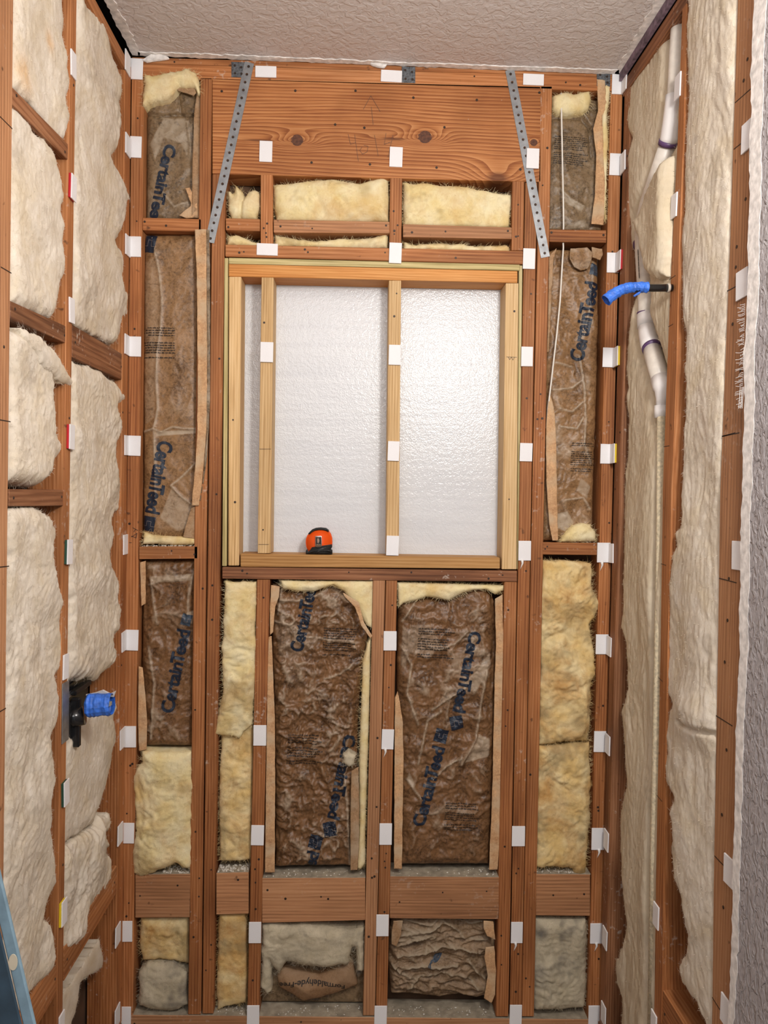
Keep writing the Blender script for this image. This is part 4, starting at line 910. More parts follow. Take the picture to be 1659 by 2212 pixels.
e3, k3 = kraft_batt('dark glossy paper-faced batt in the left corner bay below its lower block', [(302, 1210), (421, 1210), (419, 1400), (413, 1619), (299, 1619), (300, 1400)], M['kraft'],
    [([(301, 1215), (313, 1212), (313, 1305), (304, 1310)], 'flange', -.006), ([(300, 1440), (308, 1442), (314, 1500), (318, 1560), (316, 1618), (301, 1622), (298, 1560)], 'flange', .002)],
    base=-.045, bulge=.024, amp=.0056, f=10, folds=f3, patches=[([(318, 1246), (412, 1240), (410, 1256), (322, 1262)], .9), ([(398, 1325), (418, 1320), (412, 1352), (386, 1350)], .9)])
lettering('CertainTeed', k3, (375, 1540), (411, 1362), .038)
emblem(k3, 404, 1338, 75, .036, .030, M['ink_faded'])
# the two large bays
P4 = [(584, 1262), (640, 1276), (678, 1276), (717, 1264), (741, 1273), (771, 1312), (783, 1344), (795, 1374), (789, 1425), (780, 1479), (774, 1568), (771, 1688), (765, 1747), (760, 1882), (592, 1885), (590, 1688), (588, 1509), (585, 1434), (584, 1359)]
f4 = [([(604, 1297), (640, 1300), (680, 1290), (715, 1268)], .008, .004), ([(590, 1345), (630, 1352), (660, 1378), (720, 1386), (770, 1392)], .008, .004), ([(752, 1600), (740, 1640), (750, 1750), (756, 1880)], .007, .004), ([(607, 1270), (604, 1297), (598, 1330)], .006, .003), ([(700, 1470), (735, 1460), (760, 1440)], .007, .004)]
e4, k4 = kraft_batt('dark paper-faced batt in the large bay below the window, left one', P4, M['kraft'],
    [([(586, 1264), (604, 1267), (602, 1290), (595, 1309), (592, 1340), (590, 1365), (584, 1371), (583, 1320)], 'flange', .002), ([(575, 1380), (586, 1374), (589, 1449), (593, 1538), (594, 1700), (593, 1886), (572, 1886), (574, 1700), (577, 1500)], 'flange', -.004), ([(759, 1667), (774, 1658), (776, 1740), (775, 1831), (772, 1880), (757, 1882), (757, 1750)], 'flange_old', -.004), ([(741, 1279), (775, 1300), (785, 1340), (799, 1365), (804, 1372), (800, 1378), (780, 1350), (768, 1312), (745, 1288)], 'flange', .012)],
    base=-.048, bulge=.026, r=.04, amp=.0078, f=14, folds=f4, patches=[([(588, 1340), (640, 1345), (700, 1385), (640, 1430), (600, 1425)], .35), ([(706, 1268), (720, 1262), (745, 1275), (770, 1315), (740, 1300)], .6)], k=1.15)
wool_batt('wool_edge', None, B, [(606, 1254), (660, 1256), (765, 1255), (806, 1255), (805, 1320), (804, 1358), (793, 1352), (783, 1335), (772, 1312), (752, 1290), (744, 1279), (720, 1264), (678, 1278), (640, 1278), (610, 1272)], PY, edge=-.010, bulge=.012, r=.03, amp=.005, rag=.001, parent=e4, lo=.6)
wool_batt('wool_edge', None, B, [(801, 1383), (800, 1449), (798, 1520), (796, 1598), (793, 1688), (789, 1790), (789, 1867), (780, 1882), (771, 1879), (774, 1830), (777, 1777), (776, 1658), (780, 1538), (784, 1434), (794, 1392)], PY, edge=-.014, bulge=.010, r=.012, amp=.004, rag=.001, parent=e4, lo=.5)
wool_batt('wool_edge', None, B, [(741, 1632), (752, 1622), (768, 1632), (766, 1652), (754, 1658), (742, 1648)], G, edge=-.004, bulge=.012, r=.015, amp=.005, rag=.003, parent=e4)
lettering('CertainTee', k4, (653, 1409), (683, 1272), .038)
lettering('CertainTeed', k4, (745, 1583), (708, 1765), .036)
lettering('eed', k4, (676, 1888), (690, 1839), .036)
emblem(k4, 713, 1788, -80, .043, .040); emblem(k4, 682, 1816, 76, .043, .040)
fine_print(k4, 700, 1353, 771, 1416, 12, (5, 10), ang=-2, seed=6); fine_print(k4, 623, 1582, 698, 1650, 12, (4, 9), ang=-2, seed=7)
P5 = [(862, 1300), (895, 1297), (922, 1292), (966, 1297), (999, 1282), (1026, 1274), (1050, 1273), (1069, 1288), (1076, 1320), (1078, 1407), (1076, 1509), (1072, 1688), (1062, 1880), (862, 1880), (862, 1628), (860, 1538), (859, 1449), (860, 1389)]
f5 = [([(1012, 1366), (985, 1392), (955, 1405), (930, 1400)], .008, .004), ([(1005, 1490), (970, 1512), (935, 1537)], .010, .003), ([(998, 1642), (965, 1660), (938, 1690)], .010, .003), ([(1056, 1440), (1045, 1500), (1030, 1600), (1000, 1655)], .009, .005), ([(1066, 1290), (1070, 1380), (1066, 1480)], -.010, .004), ([(868, 1400), (890, 1440), (880, 1500), (905, 1570)], .008, .004), ([(905, 1655), (925, 1560), (955, 1540)], .007, .004), ([(870, 1345), (900, 1300)], .006, .003), ([(880, 1690), (892, 1705), (910, 1730)], .007, .003)]
e5, k5 = kraft_batt('dark paper-faced batt in the large bay below the window, right one', P5, M['kraft'],
    [([(1070, 1294), (1086, 1285), (1089, 1449), (1086, 1688), (1078, 1837), (1075, 1880), (1057, 1880), (1065, 1688), (1069, 1479), (1072, 1395)], 'flange', -.004), ([(853, 1509), (859, 1494), (864, 1520), (870, 1560), (872, 1640), (868, 1878), (851, 1878)], 'flange', -.002)],
    base=-.048, bulge=.028, r=.05, amp=.0062, f=10, folds=f5, patches=[([(885, 1352), (930, 1350), (960, 1400), (930, 1420), (880, 1415)], .5), ([(1060, 1410), (1064, 1440), (1030, 1500), (1000, 1480), (1030, 1450)], .75), ([(1036, 1590), (1062, 1600), (1060, 1640), (1005, 1656), (1020, 1620)], .8), ([(884, 1670), (900, 1700), (892, 1712), (880, 1690)], .9), ([(870, 1350), (890, 1370), (878, 1455), (866, 1440)], .6)], k=1.0)
wool_batt('wool_edge', None, B, [(859, 1259), (900, 1261), (1000, 1263), (1089, 1266), (1089, 1276), (1071, 1285), (1050, 1274), (1026, 1275), (999, 1282), (969, 1298), (940, 1292), (922, 1290), (895, 1298), (872, 1304), (862, 1312)], PY, edge=-.012, bulge=.012, r=.02, amp=.005, rag=.001, parent=e5, lo=.6)
lettering('CertainTeed', k5, (1014, 1360), (978, 1534), .037)
lettering('CertainTeed', k5, (915, 1784), (960, 1614), .038)
emblem(k5, 985, 1559, -78, .043, .040); emblem(k5, 952, 1587, 76, .043, .040)
fine_print(k5, 904, 1353, 981, 1420, 12, (3, 9), ang=-2, seed=8); fine_print(k5, 962, 1728, 1038, 1790, 12, (3, 8), ang=-3, seed=9)
# right corner bay
f7 = [([(1196, 244), (1262, 247), (1280, 264)], -.012, .003), ([(1215, 400), (1240, 425), (1268, 440)], .007, .004), ([(1262, 240), (1278, 262), (1284, 330)], -.012, .004)]
e7, k7 = kraft_batt('grey-brown paper-faced batt with fine print at the top right corner', [(1193, 198), (1312, 202), (1311, 337), (1308, 492), (1188, 490), (1191, 304)], M['kraft_grey'],
    [([(1289, 172), (1306, 175), (1310, 230), (1300, 252), (1303, 337), (1306, 400), (1303, 486), (1277, 484), (1285, 420), (1288, 337), (1281, 277), (1292, 240)], 'flange', .003)],
    base=-.045, bulge=.018, amp=.003, folds=f7, patches=[([(1220, 410), (1268, 440), (1262, 452), (1225, 430)], .9), ([(1230, 478), (1270, 465), (1282, 486), (1225, 488)], .7)])
wool_batt('wool_edge', None, B, [(1306, 177), (1320, 186), (1312, 252), (1314, 300), (1311, 400), (1308, 480), (1303, 400), (1300, 300), (1300, 252)], PY, edge=-.004, bulge=.006, r=.01, amp=.003, rag=.002, parent=e7)
fine_print(k7, 1199, 292, 1271, 357, 14, (7,), ang=-3, seed=10)
P8 = [(1186, 536), (1206, 530), (1299, 533), (1301, 690), (1297, 848), (1294, 943), (1290, 1050), (1288, 1170), (1174, 1170), (1178, 911), (1182, 753)]
f8 = [([(1256, 765), (1266, 830), (1270, 900), (1266, 960), (1282, 1000)], .008, .004), ([(1198, 840), (1240, 836), (1258, 822)], .006, .004), ([(1210, 880), (1240, 888), (1262, 868)], .008, .004), ([(1215, 920), (1250, 925), (1264, 900)], .008, .004), ([(1288, 560), (1280, 650), (1268, 720)], .005, .004), ([(1205, 780), (1240, 790)], .005, .004), ([(1225, 1080), (1265, 1075), (1280, 1100)], .007, .004)]
e8, k8 = kraft_batt('tall brown paper-faced batt behind the hanging cord in the right corner bay', P8, M['kraft_mid'],
    [([(1187, 845), (1194, 870), (1199, 895), (1202, 960), (1203, 1038), (1206, 1168), (1194, 1168), (1187, 1133), (1181, 1038), (1180, 927)], 'flange', -.002), ([(1187, 552), (1204, 534), (1196, 560), (1192, 640), (1186, 760), (1183, 760)], 'flange_old', -.004), ([(1233, 536), (1269, 534), (1281, 545), (1279, 560), (1270, 580), (1255, 584), (1241, 576), (1231, 557)], 'kraft_mid', -.002), ([(1278, 534), (1300, 538), (1302, 550), (1296, 562), (1280, 556)], 'flange_old', .002)],
    base=-.045, bulge=.022, amp=.0042, f=8, folds=f8, patches=[([(1258, 1030), (1282, 1050), (1275, 1080), (1250, 1060)], .7), ([(1203, 1110), (1230, 1104), (1246, 1130), (1225, 1150), (1205, 1140)], .9), ([(1262, 660), (1290, 690), (1262, 740), (1256, 700)], .6)])
wool_batt('wool_edge', None, B, [(1225, 1150), (1238, 1135), (1258, 1130), (1275, 1134), (1288, 1150), (1288, 1170), (1212, 1171)], PY, edge=-.008, bulge=.016, r=.02, amp=.006, rag=.002, parent=e8)
lettering('CertainTeed', k8, (1258, 783), (1292, 614), .042)
emblem(k8, 1286, 584, 78, .036, .036, M['ink_faded'])
fine_print(k8, 1233, 955, 1286, 1020, 14, (2, 3, 11), ang=-1, seed=11)
# bottom bays
e9, k9 = kraft_batt('split batt under the left large bay, wool above a brown paper bag', [(564, 1994), (788, 1990), (786, 2192), (561, 2190)], M['kraft_grey'], [], base=-.06, bulge=.006, amp=.006, f=8)
w9 = wool_batt('glass_wool', None, B, [(566, 2006), (584, 2000), (625, 2004), (660, 2002), (706, 2007), (750, 2015), (770, 2012), (786, 2010), (786, 2060), (785, 2103), (772, 2102), (768, 2050), (760, 2048), (754, 2084), (745, 2090), (730, 2088), (700, 2094), (682, 2092), (651, 2090), (620, 2082), (604, 2106), (592, 2098), (578, 2076), (586, 2100), (586, 2147), (575, 2154), (562, 2136), (563, 2074)], G, edge=-.018, bulge=.022, r=.03, amp=.008, rag=.003, parent=e9, lo=.6, slen=.022)
b9 = relief('paper_bag', B, [(603, 2106), (612, 2104), (641, 2110), (690, 2118), (715, 2107), (755, 2086), (763, 2098), (770, 2125), (773, 2141), (748, 2152), (723, 2160), (690, 2170), (653, 2177), (625, 2160), (601, 2146), (596, 2123)], lambda u, v, d: -.034 + .022 * np.sqrt(np.clip(d / .04, 0, 1)) + .003 * (-np.abs(pn(u * 12, v * 12, 5)) * 2), M['bag'], .004, -.06, .0008, 3, lambda u, v, d, h: np.clip(.3 + pn(u * 9, v * 9, 6), 0, 1), (0, 0), e9)
lettering('Formaldehyde-Free', b9, (745, 2124), (604, 2120), .016, M['ink_black'], arc=.014, bold=.012)
f10 = [([(850, 2030), (890, 2025), (935, 2018), (960, 2000), (985, 2015), (1010, 2040), (1060, 2040)], .016, .006), ([(855, 2055), (900, 2040), (930, 2030)], .014, .006), ([(860, 2075), (920, 2068), (955, 2055), (1000, 2058), (1040, 2070)], .016, .006), ([(870, 2100), (910, 2095), (950, 2100), (990, 2095)], .014, .005), ([(880, 2150), (905, 2125), (960, 2112), (1010, 2120), (1035, 2145)], .014, .006), ([(848, 2095), (870, 2115), (900, 2125)], .014, .004), ([(1015, 2085), (1030, 2105), (1050, 2125)], .014, .005), ([(875, 2000), (930, 2008), (950, 1995)], .010, .004), ([(985, 1995), (1020, 2008), (1045, 2000)], .010, .004)]
e10, k10 = kraft_batt('heavily crumpled grey-brown paper under the right large papered bay', [(846, 1987), (1076, 1989), (1074, 2155), (1060, 2170), (1033, 2174), (995, 2168), (954, 2175), (900, 2168), (846, 2166), (838, 2090), (843, 2025)], M['kraft_crumpled'],
    [([(850, 1990), (870, 1990), (866, 2020), (856, 2045), (846, 2040), (846, 2020)], 'flange_old', .0), ([(1045, 1990), (1066, 1992), (1070, 2030), (1052, 2022), (1045, 2005)], 'flange', .0), ([(1050, 2048), (1068, 2046), (1072, 2100), (1070, 2150), (1062, 2168), (1046, 2158), (1054, 2110), (1047, 2070)], 'flange', -.002)],
    base=-.055, bulge=.024, r=.03, amp=.011, f=10, folds=f10, su=.7, sv=1.6, k=.6, res=.003)
lettering('re', k10, (930, 2094), (957, 2066), .026, M['ink_faded'])
# ------------------------------------------------------------------ metal
def strap(label, p0, p1, wd, n):
    a, b = B.uv([p0, p1]); d = b - a; Ln = np.linalg.norm(d); d /= Ln; pr = np.array([d[1], -d[0]])
    org = B.w(*b, 0)
    e_ = empty('metal_strap', org, label, 'strap')
    bm = bmesh.new(); st = Ln / n; K = 12; hr = .0042
    for i in range(n):
        c = a + d * st * (i + .5); off = .0 if i % 2 else .0
        inner, outer = [], []
        for k in range(K):
            th = 2 * math.pi * (k + .5) / K; cx, cy = math.cos(th), math.sin(th)
            m_ = max(abs(cx), abs(cy)); ox, oy = cx / m_ * wd / 2, cy / m_ * st / 2
            inner.append((c + pr * (cx * hr) + d * (cy * hr))); outer.append(c + pr * ox + d * oy)
        for hgt in (.0022, .0006):
            vi = [bm.verts.new(B.w(*p, hgt)) for p in inner]; vo = [bm.verts.new(B.w(*p, hgt)) for p in outer]
            for k in range(K): bm.faces.new((vi[k], vi[(k + 1) % K], vo[(k + 1) % K], vo[k]))
            if hgt == .0022: top = (vi, vo)
            else:
                for k in range(K):
                    bm.faces.new((top[0][k], top[0][(k + 1) % K], vi[(k + 1) % K], vi[k])); bm.faces.new((top[1][k], top[1][(k + 1) % K], vo[(k + 1) % K], vo[k]))
    bmesh.ops.remove_doubles(bm, verts=bm.verts, dist=.00005); bmesh.ops.recalc_face_normals(bm, faces=bm.faces)
    mobj('perforated_strip', bm, M['steel'], e_)
    nails(B, e_, [a + d * st * (i + .5) for i in range(n)], .0004, .9)
strap('perforated steel strap slanting down left over the header end', (539, 136), (453, 524), .028, 23)
strap('perforated steel strap slanting down right over the header end', (1101, 152), (1178, 556), .028, 23)
for lab, x0, x1, ya, yb in (('spangled metal plate on the top plate beside the left strap', 500, 528, 134, 167), ('spangled metal plate in the middle of the top plate', 868, 897, 144, 179), ('dark metal plate on the top plate near the right corner', 1289, 1318, 154, 186)):
    o = mobj('tie_plate', slab(B, B.uv(H(x0, x1, ya, yb, ya + 1, yb + 1)), .0001, .0016, .0003), M['spangle']); tag(o, lab, 'metal plate')
    q = B.uv([(x0 + 7, ya + 8), (x1 - 7, ya + 12), (x1 - 6, yb - 7), (x0 + 8, yb - 8)]); nails(B, o, q, .0016, .9)

# ------------------------------------------------------------------ white shims
SH = []
def shim(F, cu_, cv_, wd, ht, label, h=.0, colour=None, side_=-1, smear=False, tilt=0.):
    def quad(du, w2, h2):
        c, s = math.cos(tilt), math.sin(tilt)
        return [(cu_ + du + x * c - y * s, cv_ + x * s + y * c) for x, y in ((-w2, h2), (w2, h2), (w2, -h2), (-w2, -h2))]
    if colour:
        org = F.w(cu_, cv_ - ht / 2, h)
        e_ = empty('shim', org, label, 'shim', 'white shims')
        mobj('white_card', slab(F, quad(0, wd / 2, ht / 2), h + .0052, h + .008, .0005), M['white'], e_)
        c_ = mobj('colored_layer', slab(F, quad(side_ * .003, wd / 2 - .001, ht / 2 - .001), h + .0003, h + .0052, .0004), M['shim_' + colour], e_); c_['label'] = colour + ' backing layer'
        root = e_
    else:
        root = mobj('shim', slab(F, quad(0, wd / 2, ht / 2), h + .0003, h + .0042, .0006), M['white']); tag(root, label, 'shim', 'white shims')
    if smear:
        bm = bmesh.new(); y0 = cv_ - ht / 2; r_ = random.Random(int(abs(cu_) * 1e4))
        x = cu_ + r_.uniform(-.012, .004)
        tube(bm, [F.w(x, y0 + .004, h + .002), F.w(x + .002, y0 - .008, h + .002), F.w(x - .001, y0 - .018, h + .0012), F.w(x - .004, y0 - .026, h + .0006)], [.005, .0035, .0015, .0005], 8)
        mobj('glue_smear', bm, M['glue'], root, True)
    return root
def bshim(x0, y0, x1, y1, label, smear=False, h=0.):
    c = B.uv([((x0 + x1) / 2, (y0 + y1) / 2)])[0]; s = B.uv([(x0, y0), (x1, y1)])
    shim(B, c[0], c[1], abs(s[1][0] - s[0][0]), abs(s[0][1] - s[1][1]), label, h, smear=smear, tilt=rnd.uniform(-.02, .012))
def run(where, boxes, smears=(), h=0.):
    n = len(boxes)
    for i, b_ in enumerate(boxes):
        pos = 'topmost' if i == 0 else ('lowest' if i == n - 1 else ['', 'second', 'third', 'fourth', 'fifth', 'sixth', 'seventh', 'eighth', 'ninth', 'tenth', 'eleventh'][i] + ' from the top')
        if n == 2: pos = ['upper', 'lower'][i]
        bshim(*b_, 'white shim on %s, %s' % (where, pos), i in smears, h)
run('the back-wall corner stud at left', [(282, 127, 309, 173), (280, 295, 306, 342), (280, 511, 305, 556), (280, 727, 305, 771), (278, 941, 304, 985), (271, 1360, 299, 1405), (269, 1568, 294, 1614), (264, 1777, 290, 1821), (259, 1989, 286, 2033), (258, 2174, 283, 2219)])
run('the back-wall corner stud at right', [(1322, 159, 1346, 205), (1317, 332, 1342, 380), (1311, 546, 1336, 590), (1302, 751, 1328, 794), (1297, 959, 1323, 1002), (1290, 1172, 1317, 1215), (1287, 1370, 1313, 1413), (1283, 1579, 1308, 1624), (1278, 1788, 1304, 1835), (1275, 1994, 1300, 2037)], (5, 8, 9))
bshim(1271, 2171, 1297, 2219, 'white shim at the very foot of the back-wall corner stud at right', h=.001)
bshim(552, 143, 597, 169, 'horizontal white shim on the top plate, left one'); bshim(823, 152, 868, 179, 'horizontal white shim on the top plate, middle one'); bshim(1130, 160, 1174, 186, 'horizontal white shim on the top plate, right one', h=.0)
bshim(561, 305, 588, 351, 'upright white shim on the header beam, left one near the big knot'); bshim(842, 318, 869, 362, 'upright white shim on the header beam, middle one'); bshim(1137, 322, 1163, 366, 'upright white shim on the header beam overlapping the right strap', h=.003)
bshim(555, 526, 600, 553, 'horizontal white shim on the plate just above the window'); bshim(841, 525, 867, 570, 'upright white shim covering the foot of the middle short stud', h=.0015)
run('the trimmer stud beside the window', [(1130, 537, 1155, 582), (1126, 749, 1150, 792), (1123, 957, 1149, 997), (1120, 1168, 1146, 1211)], (3,))
run('the window trimmer stud, below sill height', [(1106, 1784, 1133, 1827), (1104, 1991, 1128, 2036), (1101, 2170, 1126, 2218)], (1,))
bshim(563, 739, 590, 783, 'white shim on the left pale pine stud before the foam')
run('the middle pale pine stud before the foam', [(840, 745, 865, 789), (838, 953, 862, 996), (835, 1157, 861, 1200)])
run('the narrow stud left of the large papered bays', [(548, 1566, 575, 1610), (543, 1782, 570, 1825), (538, 1991, 564, 2036), (534, 2171, 560, 2219)])
run('the stud pair between the large papered bays', [(829, 1363, 856, 1405), (825, 1575, 850, 1618), (820, 1778, 846, 1824), (813, 1975, 839, 2021), (809, 2172, 835, 2219)], (1,))
def srun(F, where, items, wd, adj):
    n = len(items)
    for i, it in enumerate(items):
        x, y, colr = it; c = F.uv([(x, y)])[0]
        pos = 'topmost' if i == 0 else ('lowest' if i == n - 1 else ['', 'second', 'third', 'fourth', 'fifth', 'sixth', 'seventh', 'eighth', 'ninth', 'tenth', 'eleventh'][i] + ' from the top')
        shim(F, c[0], c[1], wd, .060, '%s shim on %s, %s' % ('white' if not colr else colr + '-backed white', where, pos), 0, colr, adj, tilt=rnd.uniform(-.05, .05))
srun(L, 'the left-wall corner stud, seen edge on', [(274, 136, None), (274.5, 314, None), (274.5, 531, None), (273, 745, None), (272.5, 962, None), (270, 1176, None), (266.5, 1385, None), (263, 1595, None), (258, 1801, None), (253, 2019, None), (252, 2195, None)], .045, -1)
srun(R, 'the right-wall corner stud, seen edge on', [(1350, 176, None), (1347, 351, None), (1340, 564, 'red'), (1334, 771, 'yellow'), (1327, 980, 'yellow'), (1321.5, 1195, None), (1317, 1396, None), (1314, 1608, None), (1311, 1815, None), (1308, 2026, None), (1305, 2190, None)], .040, -1)
srun(L, 'the middle left-wall stud', [(156.5, 140, None), (153.5, 406, 'red'), (153, 671, None), (149.5, 944, 'red'), (145, 1192, 'green'), (140, 1440, None), (138, 1712, 'green'), (133, 1970, 'yellow'), (131, 2215, None)], .032, -1)
srun(R, 'the middle right-wall stud', [(1466, 187, None), (1458, 445, None), (1419, 1978, None), (1414, 2212, None)], .034, 1)
srun(R, 'the nearest right-wall stud, at the torn drywall edge', [(1617, 293, None), (1605, 614, None), (1596, 1200, None), (1578, 1883, None), (1571, 2187, None)], .045, 1)

# marker writing on the left corner stud and pencil squiggles
strokes('marker_letters', B, stud_cl, [[(287, 1140), (298, 1146)], [(293, 1143), (289, 1149)], [(284, 1160), (296, 1152), (294, 1162), (284, 1158)], [(279, 1172), (284, 1172)]], .0016, .0002, M['marker'])

# ------------------------------------------------------------------ tape measure on the sill
tm_y = -.028
def T2(x, y): q = hit(640 + x / 16.59, 1120 + y / 16.59, 1, -.0 + .02); return (q[0], q[2])
sillz = hit(700, 1196.5, 1, .015)[2]
tme = empty('tape_measure', (T2(800, 1270)[0], .03, T2(800, 1270)[1]), 'orange and black tape measure standing on the pine window sill', 'tape measure')
def prism2(name, pts, y0, y1, mat, bev=.002):
    bm = bmesh.new(); f = [bm.verts.new((x, y0, z)) for x, z in pts]; b = [bm.verts.new((x, y1, z)) for x, z in pts]
    f1_ = bm.faces.new(f); f2_ = bm.faces.new(b[::-1]); n = len(f)
    for i in range(n): bm.faces.new((f[i], b[i], b[(i + 1) % n], f[(i + 1) % n]))
    bmesh.ops.recalc_face_normals(bm, faces=bm.faces)
    if bev: bmesh.ops.bevel(bm, geom=list(f1_.edges), offset=bev, segments=3, affect='EDGES')
    return mobj(name, bm, mat, tme, True if bev else False)
body = [(460, 1250), (400, 1110), (360, 1000), (340, 860), (350, 730), (400, 600), (480, 500), (600, 420), (740, 370), (900, 360), (1050, 385), (1170, 450), (1240, 560), (1285, 700), (1290, 850), (1285, 980), (1230, 1110), (1230, 1250)]
prism2('shell', [T2(*p) for p in body], .012, .046, M['orange'], .004)
prism2('rubber_base', [T2(*p) for p in [(350, 1268), (352, 1150), (400, 1080), (440, 1180), (500, 1120), (570, 1020), (800, 990), (960, 965), (1285, 915), (1280, 1030), (1235, 1105), (1290, 1150), (1290, 1268)]], .0085, .048, M['rubber'], .0015)
prism2('rubber_grip', [T2(*p) for p in [(425, 545), (470, 490), (560, 400), (700, 345), (870, 330), (1060, 350), (1160, 420), (1165, 480), (1080, 440), (960, 410), (820, 405), (680, 430), (560, 495), (500, 555)]], .0085, .048, M['rubber'], .0015)
prism2('belt_clip', [T2(*p) for p in [(690, 620), (915, 620), (920, 980), (850, 1012), (750, 1012), (690, 970)]], .0045, .012, M['chrome'], .001)
prism2('clip_label', [T2(*p) for p in [(702, 665), (905, 665), (905, 908), (702, 908)]], .0038, .0046, M['ink_black'], 0)
prism2('label_mark', [T2(*p) for p in [(760, 700), (820, 700), (840, 790), (800, 880), (770, 860), (760, 780)]], .0033, .0039, plain('label_skin', (.35, .22, .16), .5), 0)
bm = bmesh.new(); tube(bm, [(T2(720, 1240)[0], .006, T2(720, 1240)[1]), (T2(800, 1160)[0], .006, T2(800, 1160)[1]), (T2(960, 1130)[0], .006, T2(960, 1130)[1]), (T2(1150, 1135)[0], .006, T2(1150, 1135)[1]), (T2(1250, 1180)[0], .006, T2(1250, 1180)[1])], .0022, 10); mobj('lock_slide', bm, M['rubber'], tme, True)

# ------------------------------------------------------------------ hanging cord
bm = bmesh.new(); cp = [hit(x, y, 1, yy) for x, y, yy in ((1212, 202, .0), (1213, 250, -.004), (1215, 350, -.004), (1217, 440, -.004), (1217.5, 489, .004), (1216, 512, .02), (1217, 534, .006), (1214, 580, -.002), (1210, 650, -.004), (1203, 720, -.004), (1196, 780, -.002), (1189, 840, .0), (1184, 880, .006), (1180, 925, .012))]
tube(bm, cp, .0026, 8); tag(mobj('cord', bm, M['cord'], None, True), 'thin white cord hanging down the right corner bay past its block', 'cord')

# ------------------------------------------------------------------ drain pipe on the right wall
def rp(x, y, h): return hit(x, y, 0, XR - h)
dp = empty('drain_pipe', rp(1425, 900, .02), 'white plastic drain pipe with bends and purple primer rings, right wall', 'pipe')
def pt(name, pts, rad, mat, seg=24, label=None, cap=True):
    bm = bmesh.new(); tube(bm, pts, rad, seg, cap); o = mobj(name, bm, mat, dp, True)
    if label: o['label'] = label
    return o
HP = -.026
pt('pipe_section', [rp(1470, 20, HP), rp(1464, 120, HP), rp(1459, 215, HP)], .022, M['pvc'])
pt('elbow', [rp(1460, 205, HP), rp(1458, 225, HP), rp(1454, 262, HP), rp(1448, 300, HP), rp(1446, 310, HP)], [.026, .026, .027, .027, .026], M['pvc_clean'])
pt('primer_ring', [rp(1447, 303, HP), rp(1444, 314, HP)], .0282, M['primer'])
pt('pipe_section', [rp(1446, 306, HP), rp(1420, 380, HP), rp(1400, 440, HP + .005), rp(1389, 490, HP + .005), rp(1390, 540, HP), rp(1396, 640, HP), rp(1397, 690, HP)], .0240, M['pvc'])
pt('primer_ring', [rp(1386, 523, HP), rp(1387, 530, HP)], .0252, M['primer'])
pt('coupling', [rp(1396, 680, HP), rp(1398, 706, HP)], .0275, M['pvc_clean'])
pt('primer_ring', [rp(1396, 675, HP), rp(1396, 680, HP)], .0262, M['primer'])
pt('elbow', [rp(1398, 700, HP), rp(1400, 722, HP), rp(1404, 740, HP), rp(1409, 752, HP)], [.0255, .0262, .0272, .0272], M['pvc_clean'])
pt('primer_ring', [rp(1408, 750, HP), rp(1409.5, 754, HP)], .0278, M['primer'])
pt('pipe_section', [rp(1405, 742, HP), rp(1415, 780, HP), rp(1430, 828, HP)], .0245, M['pvc'])
pt('reducer', [rp(1427, 818, HP), rp(1432, 838, HP), rp(1432, 846, HP), rp(1430, 862, HP), rp(1429, 878, HP)], [.0265, .0265, .022, .0165, .0150], M['pvc_clean'])
pt('coupling', [rp(1429, 876, HP), rp(1428, 903, HP)], .0185, M['pvc_clean'])
sp = bmesh.new(); tube(sp, [rp(1429, 901, HP + .006), rp(1427, 1150, HP + .014), rp(1422, 1450, HP + .016), rp(1414, 1850, HP + .016), rp(1408, 2235, HP + .016)], .0115, 16)
tag(mobj('narrow_pipe', sp, M['speckled'], None, True), 'narrow speckled cream pipe running down beside the right-wall stud', 'pipe')
bm = bmesh.new()
for i in range(26):
    t = i / 25; a_ = rp(1378 + t * 3, 540 + t * 60, HP + .0242); 
    c0 = Vector(a_); s = .0022 * (1 if i % 5 else .2)
    boxbm((c0.x - .0008, c0.y - s / 2, c0.z - .002), (c0.x + .0008, c0.y + s / 2, c0.z + .0014), 0, bm)
mobj('pipe_print', bm, M['ink_black'], dp)

# ------------------------------------------------------------------ shower arm, taped
Ya = -.437
az = hit(1445, 622, 0, XR)[2]
def ya(x, y): q = hit(x, y, 1, Ya); return (q[0], Ya, q[2])
sa = empty('shower_pipe', (XR, Ya, az), 'black shower arm sticking out of the right wall, end wrapped in blue tape', 'shower arm')
bm = bmesh.new(); tube(bm, [ya(1452, 622), ya(1420, 622), ya(1395, 622), ya(1370, 624)], .0095, 20); mobj('pipe', bm, M['black'], sa, True)
bm = bmesh.new(); tube(bm, [ya(1446, 622), ya(1441, 622)], .0115, 20); mobj('collar', bm, plain('pale_putty', (.5, .45, .38), .6), sa, True)
rs = np.random.RandomState(3)
def wrap(pts, rads, seg, jitter, mat, name, parent):
    bm = bmesh.new(); P_ = []; R_ = []
    for i in range(len(pts) - 1):
        a, b = Vector(pts[i]), Vector(pts[i + 1])
        for k in range(6):
            P_.append(a.lerp(b, k / 6)); R_.append(rads[i] + (rads[i + 1] - rads[i]) * k / 6)
    P_.append(Vector(pts[-1])); R_.append(rads[-1])
    R_ = [r + rs.uniform(-jitter, jitter) for r in R_]
    tube(bm, P_, R_, seg, cap=False)
    for v in bm.verts: v.co += Vector(rs.uniform(-jitter, jitter, 3) * .6)
    bmesh.ops.solidify(bm, geom=bm.faces[:], thickness=-.001)
    return mobj(name, bm, mat, parent)
bt = wrap([ya(1399, 621), ya(1380, 620), ya(1360, 621), ya(1342, 626), ya(1325, 636), ya(1309, 649)], [.0125, .0125, .012, .0125, .0135, .0135], 14, .0011, M['tape'], 'blue_tape', sa)
